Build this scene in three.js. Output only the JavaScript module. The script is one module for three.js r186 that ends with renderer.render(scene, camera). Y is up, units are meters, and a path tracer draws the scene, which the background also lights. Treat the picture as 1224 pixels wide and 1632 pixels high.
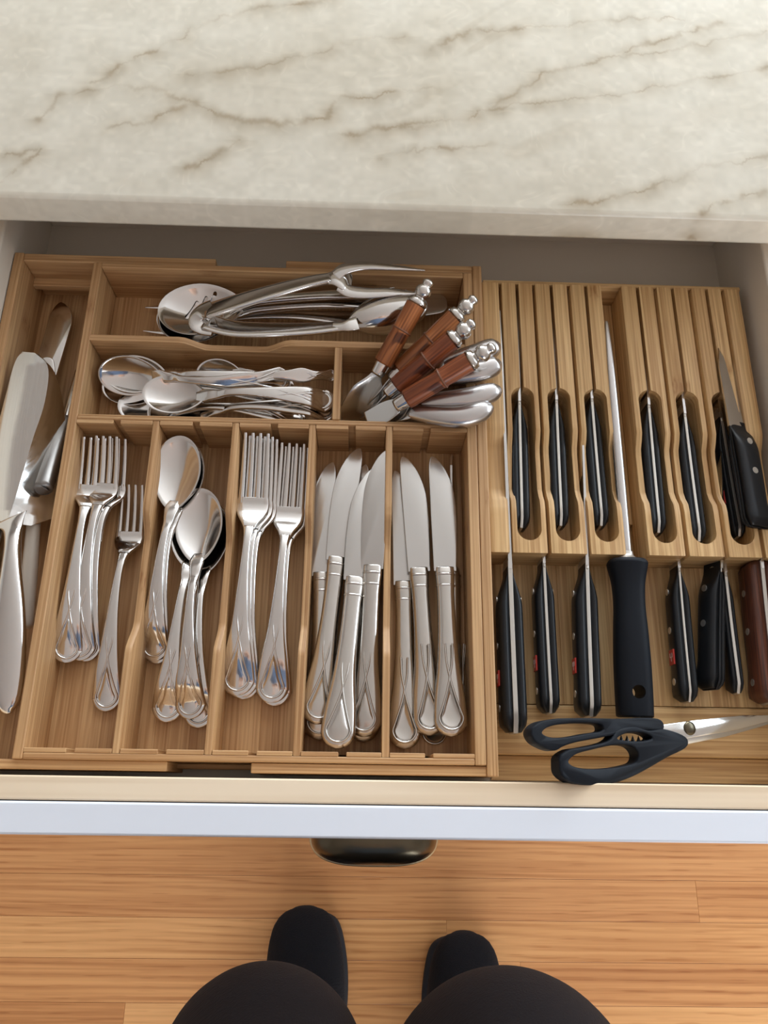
import * as THREE from 'three';
import { RoundedBoxGeometry } from 'three/addons/geometries/RoundedBoxGeometry.js';
import { mergeGeometries, mergeVertices, toCreasedNormals } from 'three/addons/utils/BufferGeometryUtils.js';
import { MarchingCubes } from 'three/addons/objects/MarchingCubes.js';
import { RectAreaLightUniformsLib } from 'three/addons/lights/RectAreaLightUniformsLib.js';
import { Brush, Evaluator, SUBTRACTION } from 'three-bvh-csg';

// ---------------------------------------------------------------- camera, sky, lights, exposure
const scene = new THREE.Scene();
const camera = new THREE.PerspectiveCamera(66.483, 1224 / 1632, 0.02, 60);
camera.position.set(0, 1.385, 0);
camera.rotation.set(THREE.MathUtils.degToRad(-70.204), THREE.MathUtils.degToRad(-3.936), THREE.MathUtils.degToRad(4.979), 'YXZ');
const renderer = new THREE.WebGLRenderer({ antialias: true });
renderer.toneMapping = THREE.LinearToneMapping;
renderer.toneMappingExposure = 1.15;
renderer.shadowMap.enabled = true;
scene.background = new THREE.Color(0.62, 0.78, 1.0);
RectAreaLightUniformsLib.init();
// daylight through the three windows of the room: [x, y, z] centre, [x, y, z] aimed at, width, height, colour, intensity
const WINDOWS = [
  { name: 'right', at: [2.36, 1.60, -1.2], to: [0, 1.60, -1.2], w: 2.0, h: 1.3, color: [0.80, 0.91, 1.0], power: 4.4 },
  { name: 'far', at: [0.75, 1.72, -2.86], to: [0.75, 1.72, 0], w: 2.8, h: 1.3, color: [0.90, 0.96, 1.0], power: 9.6 },
  { name: 'near', at: [0.6, 0.88, 2.66], to: [0.6, 0.88, 0], w: 2.4, h: 1.6, color: [0.96, 0.97, 1.0], power: 5.2 },
];
for (const w of WINDOWS) {
  const l = new THREE.RectAreaLight(new THREE.Color().setRGB(...w.color), w.power, w.w, w.h);
  l.name = 'window_daylight'; l.position.set(...w.at); l.lookAt(...w.to); scene.add(l);
}

// ---------------------------------------------------------------- helpers
let seed = 20240611;
const rnd = () => { seed = (seed * 1664525 + 1013904223) >>> 0; return seed / 4294967296; };
const V = (x, y, z) => new THREE.Vector3(x, y, z);
const lerp = (a, b, t) => a + (b - a) * t, clamp = (x, a, b) => Math.min(b, Math.max(a, x)), sm = (a, b, x) => { const t = clamp((x - a) / (b - a), 0, 1); return t * t * (3 - 2 * t); };
const used = new Map();
const numbered = (n) => { const k = used.get(n) ?? 0; used.set(n, k + 1); return k ? n + '_' + String(k).padStart(3, '0') : n; };
const bases = new WeakMap();
function thing(name, label, category, base = [0, 0, 0], group) {
  const o = new THREE.Group(); o.name = numbered(name); o.position.set(...base); scene.add(o); bases.set(o, V(...base));
  o.userData = { label, category }; if (group) o.userData.group = group;
  return o;
}
function structure(name, base = [0, 0, 0]) {
  const o = new THREE.Group(); o.name = name; o.position.set(...base); scene.add(o); bases.set(o, V(...base)); o.userData.kind = 'structure';
  return o;
}
// geometry in the axes of the parent
function part(name, geo, mat, parent, label) {
  const m = new THREE.Mesh(geo, mat); m.name = name; m.castShadow = m.receiveShadow = true;
  if (label) m.userData.label = label;
  parent.add(m); return m;
}
// geometry in world axes, moved under a group that stands at its base
function wpart(name, geo, mat, parent, label) {
  let b = V(0, 0, 0), q = parent; while (q && q !== scene) { b.add(q.position); q = q.parent; }
  geo.translate(-b.x, -b.y, -b.z); return part(name, geo, mat, parent, label);
}
const merge = (list) => mergeGeometries(list.map((g) => { const h = g.index ? g.toNonIndexed() : g; for (const k of Object.keys(h.attributes)) if (!['position', 'normal', 'uv'].includes(k)) h.deleteAttribute(k); return h; }));

// uv in metres, u along the grain
function grainUV(geo, axis = 0, ou = rnd() * 3, ov = rnd() * 3) {
  const g = geo.index ? geo.toNonIndexed() : geo, p = g.attributes.position, uv = new Float32Array(p.count * 2), a = V(), b = V(), c = V();
  for (let i = 0; i < p.count; i += 3) {
    a.fromBufferAttribute(p, i); b.fromBufferAttribute(p, i + 1); c.fromBufferAttribute(p, i + 2);
    const n = b.clone().sub(a).cross(c.clone().sub(a)), m = [Math.abs(n.x), Math.abs(n.y), Math.abs(n.z)], k = m.indexOf(Math.max(...m));
    let ua = axis, va = 3 - axis - k;
    if (k === axis) { ua = (axis + 1) % 3; va = (axis + 2) % 3; }
    [a, b, c].forEach((q, j) => { const r = [q.x, q.y, q.z]; uv[(i + j) * 2] = r[ua] * (k === axis ? 0.4 : 1) + ou; uv[(i + j) * 2 + 1] = r[va] + ov; });
  }
  g.setAttribute('uv', new THREE.BufferAttribute(uv, 2)); return g;
}
function box(x0, x1, y0, y1, z0, z1, r = 0.0009) {
  const g = r > 0 ? new RoundedBoxGeometry(x1 - x0, y1 - y0, z1 - z0, 2, Math.min(r, (x1 - x0) / 2.1, (y1 - y0) / 2.1, (z1 - z0) / 2.1)) : new THREE.BoxGeometry(x1 - x0, y1 - y0, z1 - z0);
  g.translate((x0 + x1) / 2, (y0 + y1) / 2, (z0 + z1) / 2); return g;
}
// wall with a shaped top edge: outline [[along, y], ...], run along 'x' or 'z', between c0 and c1 across
function profileWall(outline, run, c0, c1, bevel = 0.0007) {
  const s = new THREE.Shape(outline.map((p) => new THREE.Vector2(p[0], p[1])));
  const g = new THREE.ExtrudeGeometry(s, { depth: c1 - c0 - 2 * bevel, bevelEnabled: bevel > 0, bevelThickness: bevel, bevelSize: bevel, bevelOffset: -bevel, bevelSegments: 2, curveSegments: 8 });
  if (run === 'x') g.translate(0, 0, c0 + bevel); else { g.rotateY(-Math.PI / 2); g.translate(c1 - bevel, 0, 0); }
  g.deleteAttribute('uv');
  return toCreasedNormals(g, 0.6);
}
// closed skin over rings of points
function skin(rings, closeEnds = true) {
  const n = rings[0].length, pos = [], idx = [];
  for (const r of rings) for (const p of r) pos.push(p.x, p.y, p.z);
  for (let i = 0; i + 1 < rings.length; i++) for (let j = 0; j < n; j++) { const a = i * n + j, b = i * n + (j + 1) % n; idx.push(a, b, a + n, b, b + n, a + n); }
  if (closeEnds) for (const e of [0, rings.length - 1]) {
    const c = V(); rings[e].forEach((p) => c.add(p)); c.multiplyScalar(1 / n); const k = pos.length / 3; pos.push(c.x, c.y, c.z);
    for (let j = 0; j < n; j++) { const a = e * n + j, b = e * n + (j + 1) % n; if (e === 0) idx.push(k, b, a); else idx.push(k, a, b); }
  }
  const g = new THREE.BufferGeometry(); g.setAttribute('position', new THREE.Float32BufferAttribute(pos, 3)); g.setIndex(idx); g.computeVertexNormals();
  const uv = new Float32Array(pos.length / 3 * 2); for (let i = 0; i < uv.length / 2; i++) { uv[2 * i] = Math.hypot(pos[3 * i + 2], 0); uv[2 * i + 1] = pos[3 * i] + pos[3 * i + 1]; }
  g.setAttribute('uv', new THREE.BufferAttribute(uv, 2)); return g;
}
const at = (arr, t) => { const x = clamp(t, 0, 1) * (arr.length - 1), i = Math.min(arr.length - 2, Math.floor(x)), f = x - i; const p0 = arr[Math.max(0, i - 1)], p1 = arr[i], p2 = arr[i + 1], p3 = arr[Math.min(arr.length - 1, i + 2)];
  const m1 = (p2 - p0) / 2, m2 = (p3 - p1) / 2, f2 = f * f, f3 = f2 * f; return p1 * (2 * f3 - 3 * f2 + 1) + m1 * (f3 - 2 * f2 + f) + p2 * (-2 * f3 + 3 * f2) + m2 * (f3 - f2); };
// stations [[x, y, z, width, thickness], ...] swept along their path; the section is a superellipse
function ribbon(st, { n = 16, steps = 5, p = 2.4, up = V(0, 1, 0), flip = 0 } = {}) {
  const N = (st.length - 1) * steps, col = [0, 1, 2, 3, 4].map((k) => st.map((s) => s[k])), rings = [];
  const pt = (t) => V(at(col[0], t), at(col[1], t), at(col[2], t));
  for (let i = 0; i <= N; i++) {
    const t = i / N, c = pt(t), T = pt(Math.min(1, t + 0.004)).sub(pt(Math.max(0, t - 0.004))).normalize();
    const S = new THREE.Vector3().crossVectors(up, T).normalize(), U = new THREE.Vector3().crossVectors(T, S), w = Math.max(1e-5, at(col[3], t)) / 2, h = Math.max(1e-5, at(col[4], t)) / 2, ring = [];
    for (let j = 0; j < n; j++) { const a = j / n * 2 * Math.PI + 1e-9, ca = Math.cos(a), sa = Math.sin(a); ring.push(c.clone().addScaledVector(S, w * Math.sign(ca) * Math.abs(ca) ** (2 / p)).addScaledVector(U, h * Math.sign(sa) * Math.abs(sa) ** (2 / p))); }
    rings.push(ring);
  }
  return skin(rings);
}
const roundEnd = (z, W, T, y = 0, x = 0, k = 1) => [0.3, 0.55, 0.8, 0.95, 1].map((f) => [x, y, z + k * f * W / 2, W * Math.sqrt(Math.max(0.0004, 1 - f * f)), T * (1 - 0.5 * f ** 4)]);
function lathe(profile, seg = 24) { return new THREE.LatheGeometry(profile.map((p) => new THREE.Vector2(...p)), seg); }
function extrude(shape, depth, bevel = 0.0008, seg = 2) {
  const g = new THREE.ExtrudeGeometry(shape, { depth: depth - 2 * bevel, bevelEnabled: true, bevelThickness: bevel, bevelSize: bevel, bevelOffset: -bevel, bevelSegments: seg, curveSegments: 14 });
  g.translate(0, 0, bevel); return g;
}
// lay a thing made along z (tip at 0, end at L) with its tip at the first point, towards the second
function lie(o, tip, end, roll = 0, L = o.userData.len, flipY = 0) {
  const a = V(...tip), b = V(...end), d = b.clone().sub(a).normalize(), S = new THREE.Vector3().crossVectors(V(0, 1, 0), d).normalize(), U = new THREE.Vector3().crossVectors(d, S);
  const m = new THREE.Matrix4().makeBasis(S, U, d); o.quaternion.setFromRotationMatrix(m).multiply(new THREE.Quaternion().setFromAxisAngle(V(0, 0, 1), roll));
  o.position.copy(a);
}
const lens = new Map();
let copyOf = (src, name, label, group) => { const c = src.clone(); c.name = numbered(name); c.userData = { label, category: src.userData.category }; if (group) c.userData.group = group; scene.add(c); return c; };

// ---------------------------------------------------------------- textures
const hash = (x, y, s) => { let h = Math.imul(x, 374761393) ^ Math.imul(y, 668265263) ^ Math.imul(s, 2147483647 - 97); h = Math.imul(h ^ (h >>> 13), 1274126177); return ((h ^ (h >>> 16)) >>> 0) / 4294967296; };
function noise(x, y, px, py, s = 1) {   // value noise that repeats every px, py cells
  const xi = Math.floor(x), yi = Math.floor(y), fx = x - xi, fy = y - yi, u = fx * fx * (3 - 2 * fx), v = fy * fy * (3 - 2 * fy), m = (a, b) => ((a % b) + b) % b;
  const x0 = m(xi, px), x1 = m(xi + 1, px), y0 = m(yi, py), y1 = m(yi + 1, py);
  return lerp(lerp(hash(x0, y0, s), hash(x1, y0, s), u), lerp(hash(x0, y1, s), hash(x1, y1, s), u), v) * 2 - 1;
}
function texture(w, h, f, sw, sh, srgb = true, wrap = THREE.RepeatWrapping) {   // f(u, v) -> [r, g, b] 0..255; covers sw by sh metres
  const d = new Uint8Array(w * h * 4);
  for (let y = 0; y < h; y++) for (let x = 0; x < w; x++) { const c = f(x / w, y / h), i = (y * w + x) * 4; d[i] = clamp(c[0], 0, 255); d[i + 1] = clamp(c[1], 0, 255); d[i + 2] = clamp(c[2], 0, 255); d[i + 3] = 255; }
  const t = new THREE.DataTexture(d, w, h); t.wrapS = t.wrapT = wrap; t.magFilter = THREE.LinearFilter; t.minFilter = THREE.LinearMipmapLinearFilter; t.generateMipmaps = true; t.repeat.set(1 / sw, 1 / sh);
  if (srgb) t.colorSpace = THREE.SRGBColorSpace; t.needsUpdate = true; return t;
}
const mixc = (a, b, t) => [lerp(a[0], b[0], t), lerp(a[1], b[1], t), lerp(a[2], b[2], t)];
function bambooTexture(base, dark, s) {
  const strips = 12, nodes = []; for (let i = 0; i < strips; i++) nodes.push([hash(i, 1, s), hash(i, 2, s), hash(i, 3, s) > 0.35]);
  return texture(1024, 512, (u, v) => {
    const k = Math.floor(v * strips), fv = v * strips - k, tone = nodes[k][0] - 0.5;
    let t = 0.30 + 0.24 * tone + 0.30 * noise(u * 5, v * 190, 5, 190, s) + 0.20 * noise(u * 22, v * 256, 22, 256, s + 1) + 0.10 * noise(u * 3, v * 30, 3, 30, s + 2);
    if (fv < 0.035) t += 0.16;
    if (nodes[k][2]) { let du = Math.abs(u - nodes[k][1] + 0.006 * noise(u * 40, v * 90, 40, 90, s + 7)); du = Math.min(du, 1 - du); const band = Math.exp(-((du / 0.012) ** 2)); t += band * (0.25 + 0.45 * Math.max(0, noise(u * 160, v * 200, 160, 200, s + 4))) * sm(0, 0.12, fv) * sm(1, 0.88, fv); }
    return mixc(base, dark, clamp(t, 0, 1));
  }, 0.62, 0.20);
}
const bambooMap = bambooTexture([200, 161, 115], [142, 98, 58], 11), bambooMapB = bambooTexture([220, 184, 131], [156, 111, 64], 37);
function oakTexture(a, b, s) {
  return texture(2048, 512, (u, v) => {
    const w = 0.10 * noise(u * 2, v * 2, 2, 2, s) + 0.03 * noise(u * 6, v * 5, 6, 5, s + 1), q = v + w * 0.85;
    const ring = 0.5 + 0.5 * Math.sin(q * 2 * Math.PI * 22 + 1.5 * noise(u * 3, v * 8, 3, 8, s + 2)), late = ring ** 3;
    const pore = sm(0.2, 0.75, noise(u * 26, v * 230, 26, 230, s + 3)) * (0.3 + 0.7 * late);
    const t = 0.26 + 0.34 * late * (0.55 + 0.45 * noise(u * 4, v * 6, 4, 6, s + 6)) + 0.13 * noise(u * 5, v * 120, 5, 120, s + 4) + 0.24 * pore + 0.16 * noise(u * 2, v * 3, 2, 3, s + 5);
    return mixc(a, b, clamp(t, 0, 1));
  }, 1.1, 0.3);
}
const oakMaps = [oakTexture([244, 184, 122], [164, 98, 52], 5), oakTexture([238, 176, 114], [156, 92, 48], 23), oakTexture([250, 192, 128], [172, 106, 56], 41)];
const paleWood = texture(1024, 256, (u, v) => { const t = 0.3 + 0.3 * noise(u * 3, v * 5, 3, 5, 8) + 0.22 * noise(u * 5, v * 60, 5, 60, 9) + 0.15 * noise(u * 9, v * 12, 9, 12, 10); return mixc([238, 218, 190], [204, 176, 142], clamp(t, 0, 1)); }, 0.8, 0.12);
const rosewood = texture(512, 256, (u, v) => { const t = 0.5 + 0.4 * noise(u * 4, v * 60, 4, 60, 3) + 0.3 * noise(u * 12, v * 110, 12, 110, 4); return mixc([112, 62, 40], [52, 26, 18], clamp(t, 0, 1)); }, 0.12, 0.05);
// quartzite: cloudy cream with brown veins that were followed by eye across the slab; covers x -0.5..0.5, z -0.9..-0.4
const VEINS = [
  [[-0.221, -0.5239], [-0.2035, -0.5399], [-0.1734, -0.5595], [-0.1529, -0.5797], [-0.1291, -0.5985], [-0.0887, -0.6098], [-0.0372, -0.6212]],
  [[0.0411, -0.572], [0.0618, -0.582], [0.0827, -0.5936], [0.1141, -0.5966], [0.1561, -0.6008], [0.2098, -0.6136], [0.2577, -0.6146]],
  [[-0.2578, -0.4795], [-0.2456, -0.5085], [-0.2056, -0.5181], [-0.1763, -0.5181], [-0.1459, -0.5079], [-0.1201, -0.4918], [-0.0713, -0.4858], [-0.0376, -0.4935], [-0.0261, -0.5152], [0.0209, -0.5219], [0.0509, -0.5286]],
  [[-0.1482, -0.5312], [-0.0995, -0.5428], [-0.0603, -0.5581], [-0.0203, -0.5738], [0.0206, -0.5849]],
  [[0.0211, -0.4885], [0.0702, -0.4958], [0.0904, -0.5095], [0.1409, -0.5208], [0.1917, -0.5271], [0.2441, -0.5428], [0.3216, -0.5655]],
  [[-0.2761, -0.4216], [-0.2652, -0.4385], [-0.2492, -0.4553]],
  [[-0.2802, -0.445], [-0.2534, -0.4521]],
  [[-0.2092, -0.4723], [-0.1727, -0.4863], [-0.1489, -0.4988]],
  [[-0.1401, -0.4388], [-0.1217, -0.454], [-0.1028, -0.467]],
  [[0.0021, -0.4567], [0.0212, -0.4624], [0.0502, -0.468], [0.0965, -0.4718]],
  [[0.1415, -0.4136], [0.1828, -0.4252], [0.2227, -0.4404], [0.2539, -0.458], [0.3067, -0.4694]],
  [[0.2476, -0.4154], [0.2692, -0.4268], [0.3012, -0.434]],
  [[0.0903, -0.5056], [0.1375, -0.5493], [0.1847, -0.5651], [0.2269, -0.5741], [0.2756, -0.5883], [0.3275, -0.6037]],
  [[0.2064, -0.5765], [0.2392, -0.5908], [0.2613, -0.6004], [0.2891, -0.6104]],
  [[-0.0273, -0.477], [0.0114, -0.485], [0.0505, -0.4911]],
];
const SW = 2048, SH = 1024, veinField = new Float32Array(SW * SH), hazeField = new Float32Array(SW * SH);
function stampVeins() {
  VEINS.forEach((vein, k) => {
    for (let i = 0; i + 1 < vein.length; i++) {
      const [ax, az] = vein[i], [bx, bz] = vein[i + 1], n = Math.ceil(Math.hypot(bx - ax, bz - az) / 0.00035);
      for (let j = 0; j < n; j++) {
        const t = j / n, s = (i + t) * 3, x = lerp(ax, bx, t) + 0.003 * noise(s * 1.6, k, 999, 999, 61) + 0.0008 * noise(s * 12, k, 999, 999, 63), z = lerp(az, bz, t) + 0.003 * noise(s * 1.8, k + 40, 999, 999, 62) + 0.0008 * noise(s * 14, k, 999, 999, 64) + 0.0004 * noise(s * 40, k, 999, 999, 67);
        const amp = clamp(0.55 + 0.6 * noise(s * 1.1, k, 999, 999, 65), 0.16, 1), wid = 0.0006 + 0.0019 * (0.5 + 0.5 * noise(s * 1.7, k, 999, 999, 66)) ** 2;
        const cx = (x + 0.5) * SW, cy = (z + 0.9) / 0.5 * SH, R = 30;
        for (let dy = -R; dy <= R; dy++) for (let dx = -R; dx <= R; dx++) {
          const px = Math.round(cx) + dx, py = Math.round(cy) + dy; if (px < 0 || py < 0 || px >= SW || py >= SH) continue;
          const mx = (px - cx) / SW, my = (py - cy) / SH * 0.5, d2 = mx * mx + my * my, q = py * SW + px;
          veinField[q] = Math.max(veinField[q], amp * Math.exp(-d2 / (wid * wid)));
          const hz = my < 0 ? 0.000022 : 0.00008; if (d2 < 0.00021) hazeField[q] = Math.max(hazeField[q], amp * Math.exp(-d2 / hz));
        }
      }
    }
  });
}
stampVeins();
const stoneMap = texture(SW, SH, (u, v) => {
  const x = Math.min(SW - 1, Math.floor(u * SW)), y = Math.min(SH - 1, Math.floor(v * SH)), q = y * SW + x;
  const wx = u + 0.02 * noise(u * 9, v * 5, 99, 99, 71), wy = v + 0.03 * noise(u * 9, v * 5, 99, 99, 72), dir = wx * 9 + wy * 9;
  const cloud = 0.5 * noise(wx * 5, wy * 4 + wx * 2, 99, 99, 73) + 0.3 * noise(wx * 14, wy * 9 + wx * 4, 99, 99, 74) + 0.2 * noise(u * 40, v * 22, 99, 99, 75), grain = noise(u * 220, v * 110, 999, 999, 76) * 0.5 + noise(u * 90, v * 45, 999, 999, 77) * 0.5;
  // small crystals and faint streaks that run with the veins
  const rx = (u * 1.0 - v * 0.42), ry = (v * 0.5 + u * 0.36), streak = sm(0.30, 0.75, noise(rx * 16, ry * 70 + 3 * noise(u * 8, v * 4, 99, 99, 81), 999, 999, 78)) * sm(-0.1, 0.5, noise(u * 7, v * 4, 99, 99, 79));
  const crystal = sm(0.35, 0.8, noise(u * 150 + 3 * noise(u * 60, v * 30, 999, 999, 82), v * 75, 999, 999, 80));
  let c = mixc([238, 234, 219], [206, 197, 176], clamp(0.32 + 0.52 * cloud + 0.12 * streak, 0, 1)); c = mixc(c, [186, 174, 151], 0.75 * hazeField[q] * clamp(0.7 + 0.8 * cloud, 0.2, 1.2));
  c = c.map((m) => m + 9 * grain + 5 * crystal); c = mixc(c, [140, 116, 84], clamp(0.04 * streak + 0.44 * veinField[q] * (0.75 + 0.35 * grain), 0, 0.85)); return c;
}, 1.0, 0.5, true, THREE.MirroredRepeatWrapping);
const caneMap = texture(256, 256, (u, v) => { const t = 0.28 + 0.3 * noise(u * 40, v * 3, 40, 3, 51) + 0.25 * noise(u * 6, v * 5, 6, 5, 52) + 0.7 * sm(0.45, 0.8, noise(u * 14, v * 9, 14, 9, 53)) + 0.5 * Math.exp(-(((v - 0.55) / 0.05) ** 2)) * sm(-0.1, 0.6, noise(u * 10, v * 20, 10, 20, 54)); return mixc([236, 214, 186], [92, 64, 46], clamp(t, 0, 1)); }, 1, 1);
const fabricBump = texture(256, 256, (u, v) => { const t = 128 + 60 * noise(u * 64, v * 64, 64, 64, 91) + 50 * noise(u * 128, v * 128, 128, 128, 92); return [t, t, t]; }, 0.08, 0.08, false);
const brushed = texture(512, 512, (u, v) => { const t = 150 + 46 * noise(u * 4, v * 256, 4, 256, 95) + 30 * noise(u * 2, v * 90, 2, 90, 96); return [t, t, t]; }, 0.12, 0.06, false);

// ---------------------------------------------------------------- materials
const std = (o) => new THREE.MeshStandardMaterial(o), rgb = (r, g, b) => new THREE.Color().setRGB(r, g, b);
const M = {
  bamboo: std({ map: bambooMap, roughness: 0.5 }), bambooB: std({ map: bambooMapB, roughness: 0.48 }),
  oak: oakMaps.map((m) => std({ map: m, roughness: 0.34 })), pale: std({ map: paleWood, roughness: 0.45 }), drawerSide: std({ color: rgb(0.72, 0.65, 0.55), roughness: 0.5 }),
  stone: new THREE.MeshPhysicalMaterial({ map: stoneMap, roughness: 0.28, specularIntensity: 0.8 }),
  white: std({ color: rgb(0.74, 0.77, 0.83), roughness: 0.38 }), wall: std({ color: rgb(0.40, 0.385, 0.365), roughness: 0.9 }), ceiling: std({ color: rgb(0.45, 0.44, 0.43), roughness: 0.95 }),
  steel: std({ color: rgb(0.72, 0.70, 0.675), metalness: 1, roughness: 0.13 }), satin: std({ color: rgb(0.60, 0.58, 0.57), metalness: 1, roughness: 0.27 }), brushedSteel: std({ color: rgb(0.84, 0.83, 0.80), metalness: 1, roughness: 0.3, roughnessMap: brushed }),
  oldSilver: std({ color: rgb(0.62, 0.59, 0.55), metalness: 1, roughness: 0.2 }), bladeSteel: std({ color: rgb(0.66, 0.65, 0.63), metalness: 1, roughness: 0.22 }), tang: std({ color: rgb(0.60, 0.57, 0.52), metalness: 0.85, roughness: 0.36 }),
  black: new THREE.MeshPhysicalMaterial({ color: rgb(0.009, 0.010, 0.012), roughness: 0.34, specularIntensity: 0.6 }), blackSoft: new THREE.MeshPhysicalMaterial({ color: rgb(0.007, 0.009, 0.013), roughness: 0.5, specularIntensity: 0.32 }), red: std({ color: rgb(0.48, 0.03, 0.02), roughness: 0.4 }), mark: std({ color: rgb(0.75, 0.6, 0.55), roughness: 0.5 }),
  rosewood: std({ map: rosewood, roughness: 0.45 }), rivet: std({ color: rgb(0.72, 0.70, 0.66), metalness: 0.9, roughness: 0.35 }),
  gunmetal: std({ color: rgb(0.30, 0.29, 0.28), metalness: 1, roughness: 0.38 }), pearl: std({ color: rgb(0.70, 0.64, 0.56), roughness: 0.3 }), cane: [[0.62, 0.27, 0.11], [0.66, 0.31, 0.14], [0.40, 0.14, 0.065], [0.46, 0.17, 0.08]].map((c) => std({ map: caneMap, color: rgb(...c), roughness: 0.36 })), caneNode: std({ color: rgb(0.16, 0.06, 0.025), roughness: 0.55 }),
  bronze: std({ color: rgb(0.13, 0.11, 0.075), metalness: 1, roughness: 0.28 }), brass: std({ color: rgb(0.75, 0.62, 0.38), metalness: 1, roughness: 0.45 }),
  trousers: std({ color: rgb(0.017, 0.013, 0.014), roughness: 0.95, bumpMap: fabricBump, bumpScale: 0.0006 }), slipper: std({ color: rgb(0.006, 0.006, 0.009), roughness: 1, bumpMap: fabricBump, bumpScale: 0.0012 }), sole: std({ color: rgb(0.02, 0.02, 0.024), roughness: 0.8 }), sock: std({ color: rgb(0.10, 0.10, 0.10), roughness: 1 }),
  sweater: std({ color: rgb(0.10, 0.14, 0.22), roughness: 1 }), skin: std({ color: rgb(0.56, 0.36, 0.27), roughness: 0.6 }), hair: std({ color: rgb(0.05, 0.035, 0.025), roughness: 0.7 }),
  glass: new THREE.MeshPhysicalMaterial({ color: 0xffffff, transmission: 1, thickness: 0, roughness: 0.02 }), dark: std({ color: rgb(0.05, 0.045, 0.04), roughness: 0.8 }),
};
// ---------------------------------------------------------------- the room
const FY = 0.793;                          // top of the drawer's bottom; heights below are given from it: mm(54) = 54 mm above
const mm = (a) => FY + a / 1000;
const floor = structure('floor');
wpart('subfloor', box(-2.5, 2.5, -0.16, -0.019, -3, 2.8, 0), M.dark, floor);
{
  const rowZ = [0.1287, 0.1898, 0.2473, 0.3068], W = 0.0585, rest = [];
  const joints = { 0: [-0.62, 0.95], 1: [-0.9, 0.5496], 2: [0.1426, 1.1], 3: [-0.75, 0.2576], 4: [-0.35, 0.8] };
  for (let r = -46; r < 46; r++) {
    const z0 = r >= 0 && r < 4 ? (r === 0 ? 0.0702 : rowZ[r - 1]) : r < 0 ? 0.0702 + r * W : 0.3068 + (r - 4) * W, z1 = r >= 0 && r < 4 ? rowZ[r] : z0 + W;
    if (z0 < -2.9 || z1 > 2.75) continue;
    let xs = joints[r] ? [-2.45, ...joints[r], 2.45] : [-2.45]; if (!joints[r]) { let x = -2.45 + 0.3 + rnd() * 0.9; while (x < 2.3) { xs.push(x); x += 0.7 + rnd() * 0.8; } xs.push(2.45); }
    for (let i = 0; i + 1 < xs.length; i++) {
      const near = z0 > -0.45 && z1 < 0.85 && xs[i] < 1.2 && xs[i + 1] > -1.2;
      const g = grainUV(near ? box(xs[i] + 0.0001, xs[i + 1] - 0.0001, -0.019, 0, z0 + 0.00018, z1 - 0.00018, 0.0005) : box(xs[i], xs[i + 1], -0.019, 0, z0 + 0.0003, z1 - 0.0003, 0), 0);
      if (near) wpart('plank', g, M.oak[Math.floor(rnd() * 3)], floor); else rest.push(g);
    }
  }
  wpart('floor_boards', merge(rest), M.oak[0], floor).userData.kind = 'stuff';
}
// walls 0.15 thick with openings where the windows are
function wallWithWindow(name, w, along, o0, o1) {   // along 'x' or 'z'; the wall runs o0..o1 and stands just outside the light
  const s = new THREE.Shape([[o0, -0.1], [o1, -0.1], [o1, 2.6], [o0, 2.6]].map((p) => new THREE.Vector2(...p)));
  const c = along === 'x' ? w.at[0] : w.at[2], y = w.at[1], f = along === 'x' ? 1 : 1;
  const hole = new THREE.Path([[c - w.w / 2, y - w.h / 2], [c - w.w / 2, y + w.h / 2], [c + w.w / 2, y + w.h / 2], [c + w.w / 2, y - w.h / 2]].map((p) => new THREE.Vector2(...p))); s.holes.push(hole);
  const g = new THREE.ExtrudeGeometry(s, { depth: 0.15, bevelEnabled: false });
  const st = structure(name);
  return { g, st, c, y };
}
WINDOWS.forEach((w, i) => {
  const along = w.name === 'right' ? 'z' : 'x', r = wallWithWindow('wall_' + w.name, w, along, along === 'z' ? -3 : -2.5, along === 'z' ? 2.8 : 2.5);
  let wallAt = { right: 2.40, far: -2.90, near: 2.70 }[w.name];
  if (along === 'z') { r.g.rotateY(-Math.PI / 2); r.g.translate(wallAt + 0.15, 0, 0); } else r.g.translate(0, 0, w.name === 'far' ? wallAt - 0.15 : wallAt);
  wpart('plaster', r.g, M.wall, r.st);
  const win = structure('window_' + (i + 1)), place = (u0, u1, y0, y1, d0, d1, m, n) => { const s = w.name === 'far' ? -1 : 1, e0 = wallAt + s * d0, e1 = wallAt + s * d1, lo = Math.min(e0, e1), hi = Math.max(e0, e1); wpart(n, along === 'z' ? box(lo, hi, y0, y1, u0, u1, 0) : box(u0, u1, y0, y1, lo, hi, 0), m, win); };
  const a = r.c - w.w / 2, b = r.c + w.w / 2, y0 = r.y - w.h / 2, y1 = r.y + w.h / 2, t = 0.05;
  place(a, b, y0, y0 + t, 0.04, 0.1, M.white, 'frame_rail'); place(a, b, y1 - t, y1, 0.04, 0.1, M.white, 'frame_rail');
  place(a, a + t, y0 + t, y1 - t, 0.04, 0.1, M.white, 'frame_stile'); place(b - t, b, y0 + t, y1 - t, 0.04, 0.1, M.white, 'frame_stile'); place(r.c - 0.025, r.c + 0.025, y0 + t, y1 - t, 0.04, 0.1, M.white, 'mullion');
  place(a + t, b - t, y0 + t, y1 - t, 0.069, 0.071, M.glass, 'pane'); place(a - 0.06, b + 0.06, y0 - 0.03, y0, -0.05, 0.04, M.white, 'sill');
});
{ const s = structure('wall_left'); wpart('plaster', box(-2.55, -2.4, -0.1, 2.6, -3, 2.8, 0), M.wall, s); }
{ const s = structure('ceiling'); wpart('plaster', box(-2.55, 2.55, 2.5, 2.62, -3.1, 2.9, 0), M.ceiling, s); }

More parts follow.
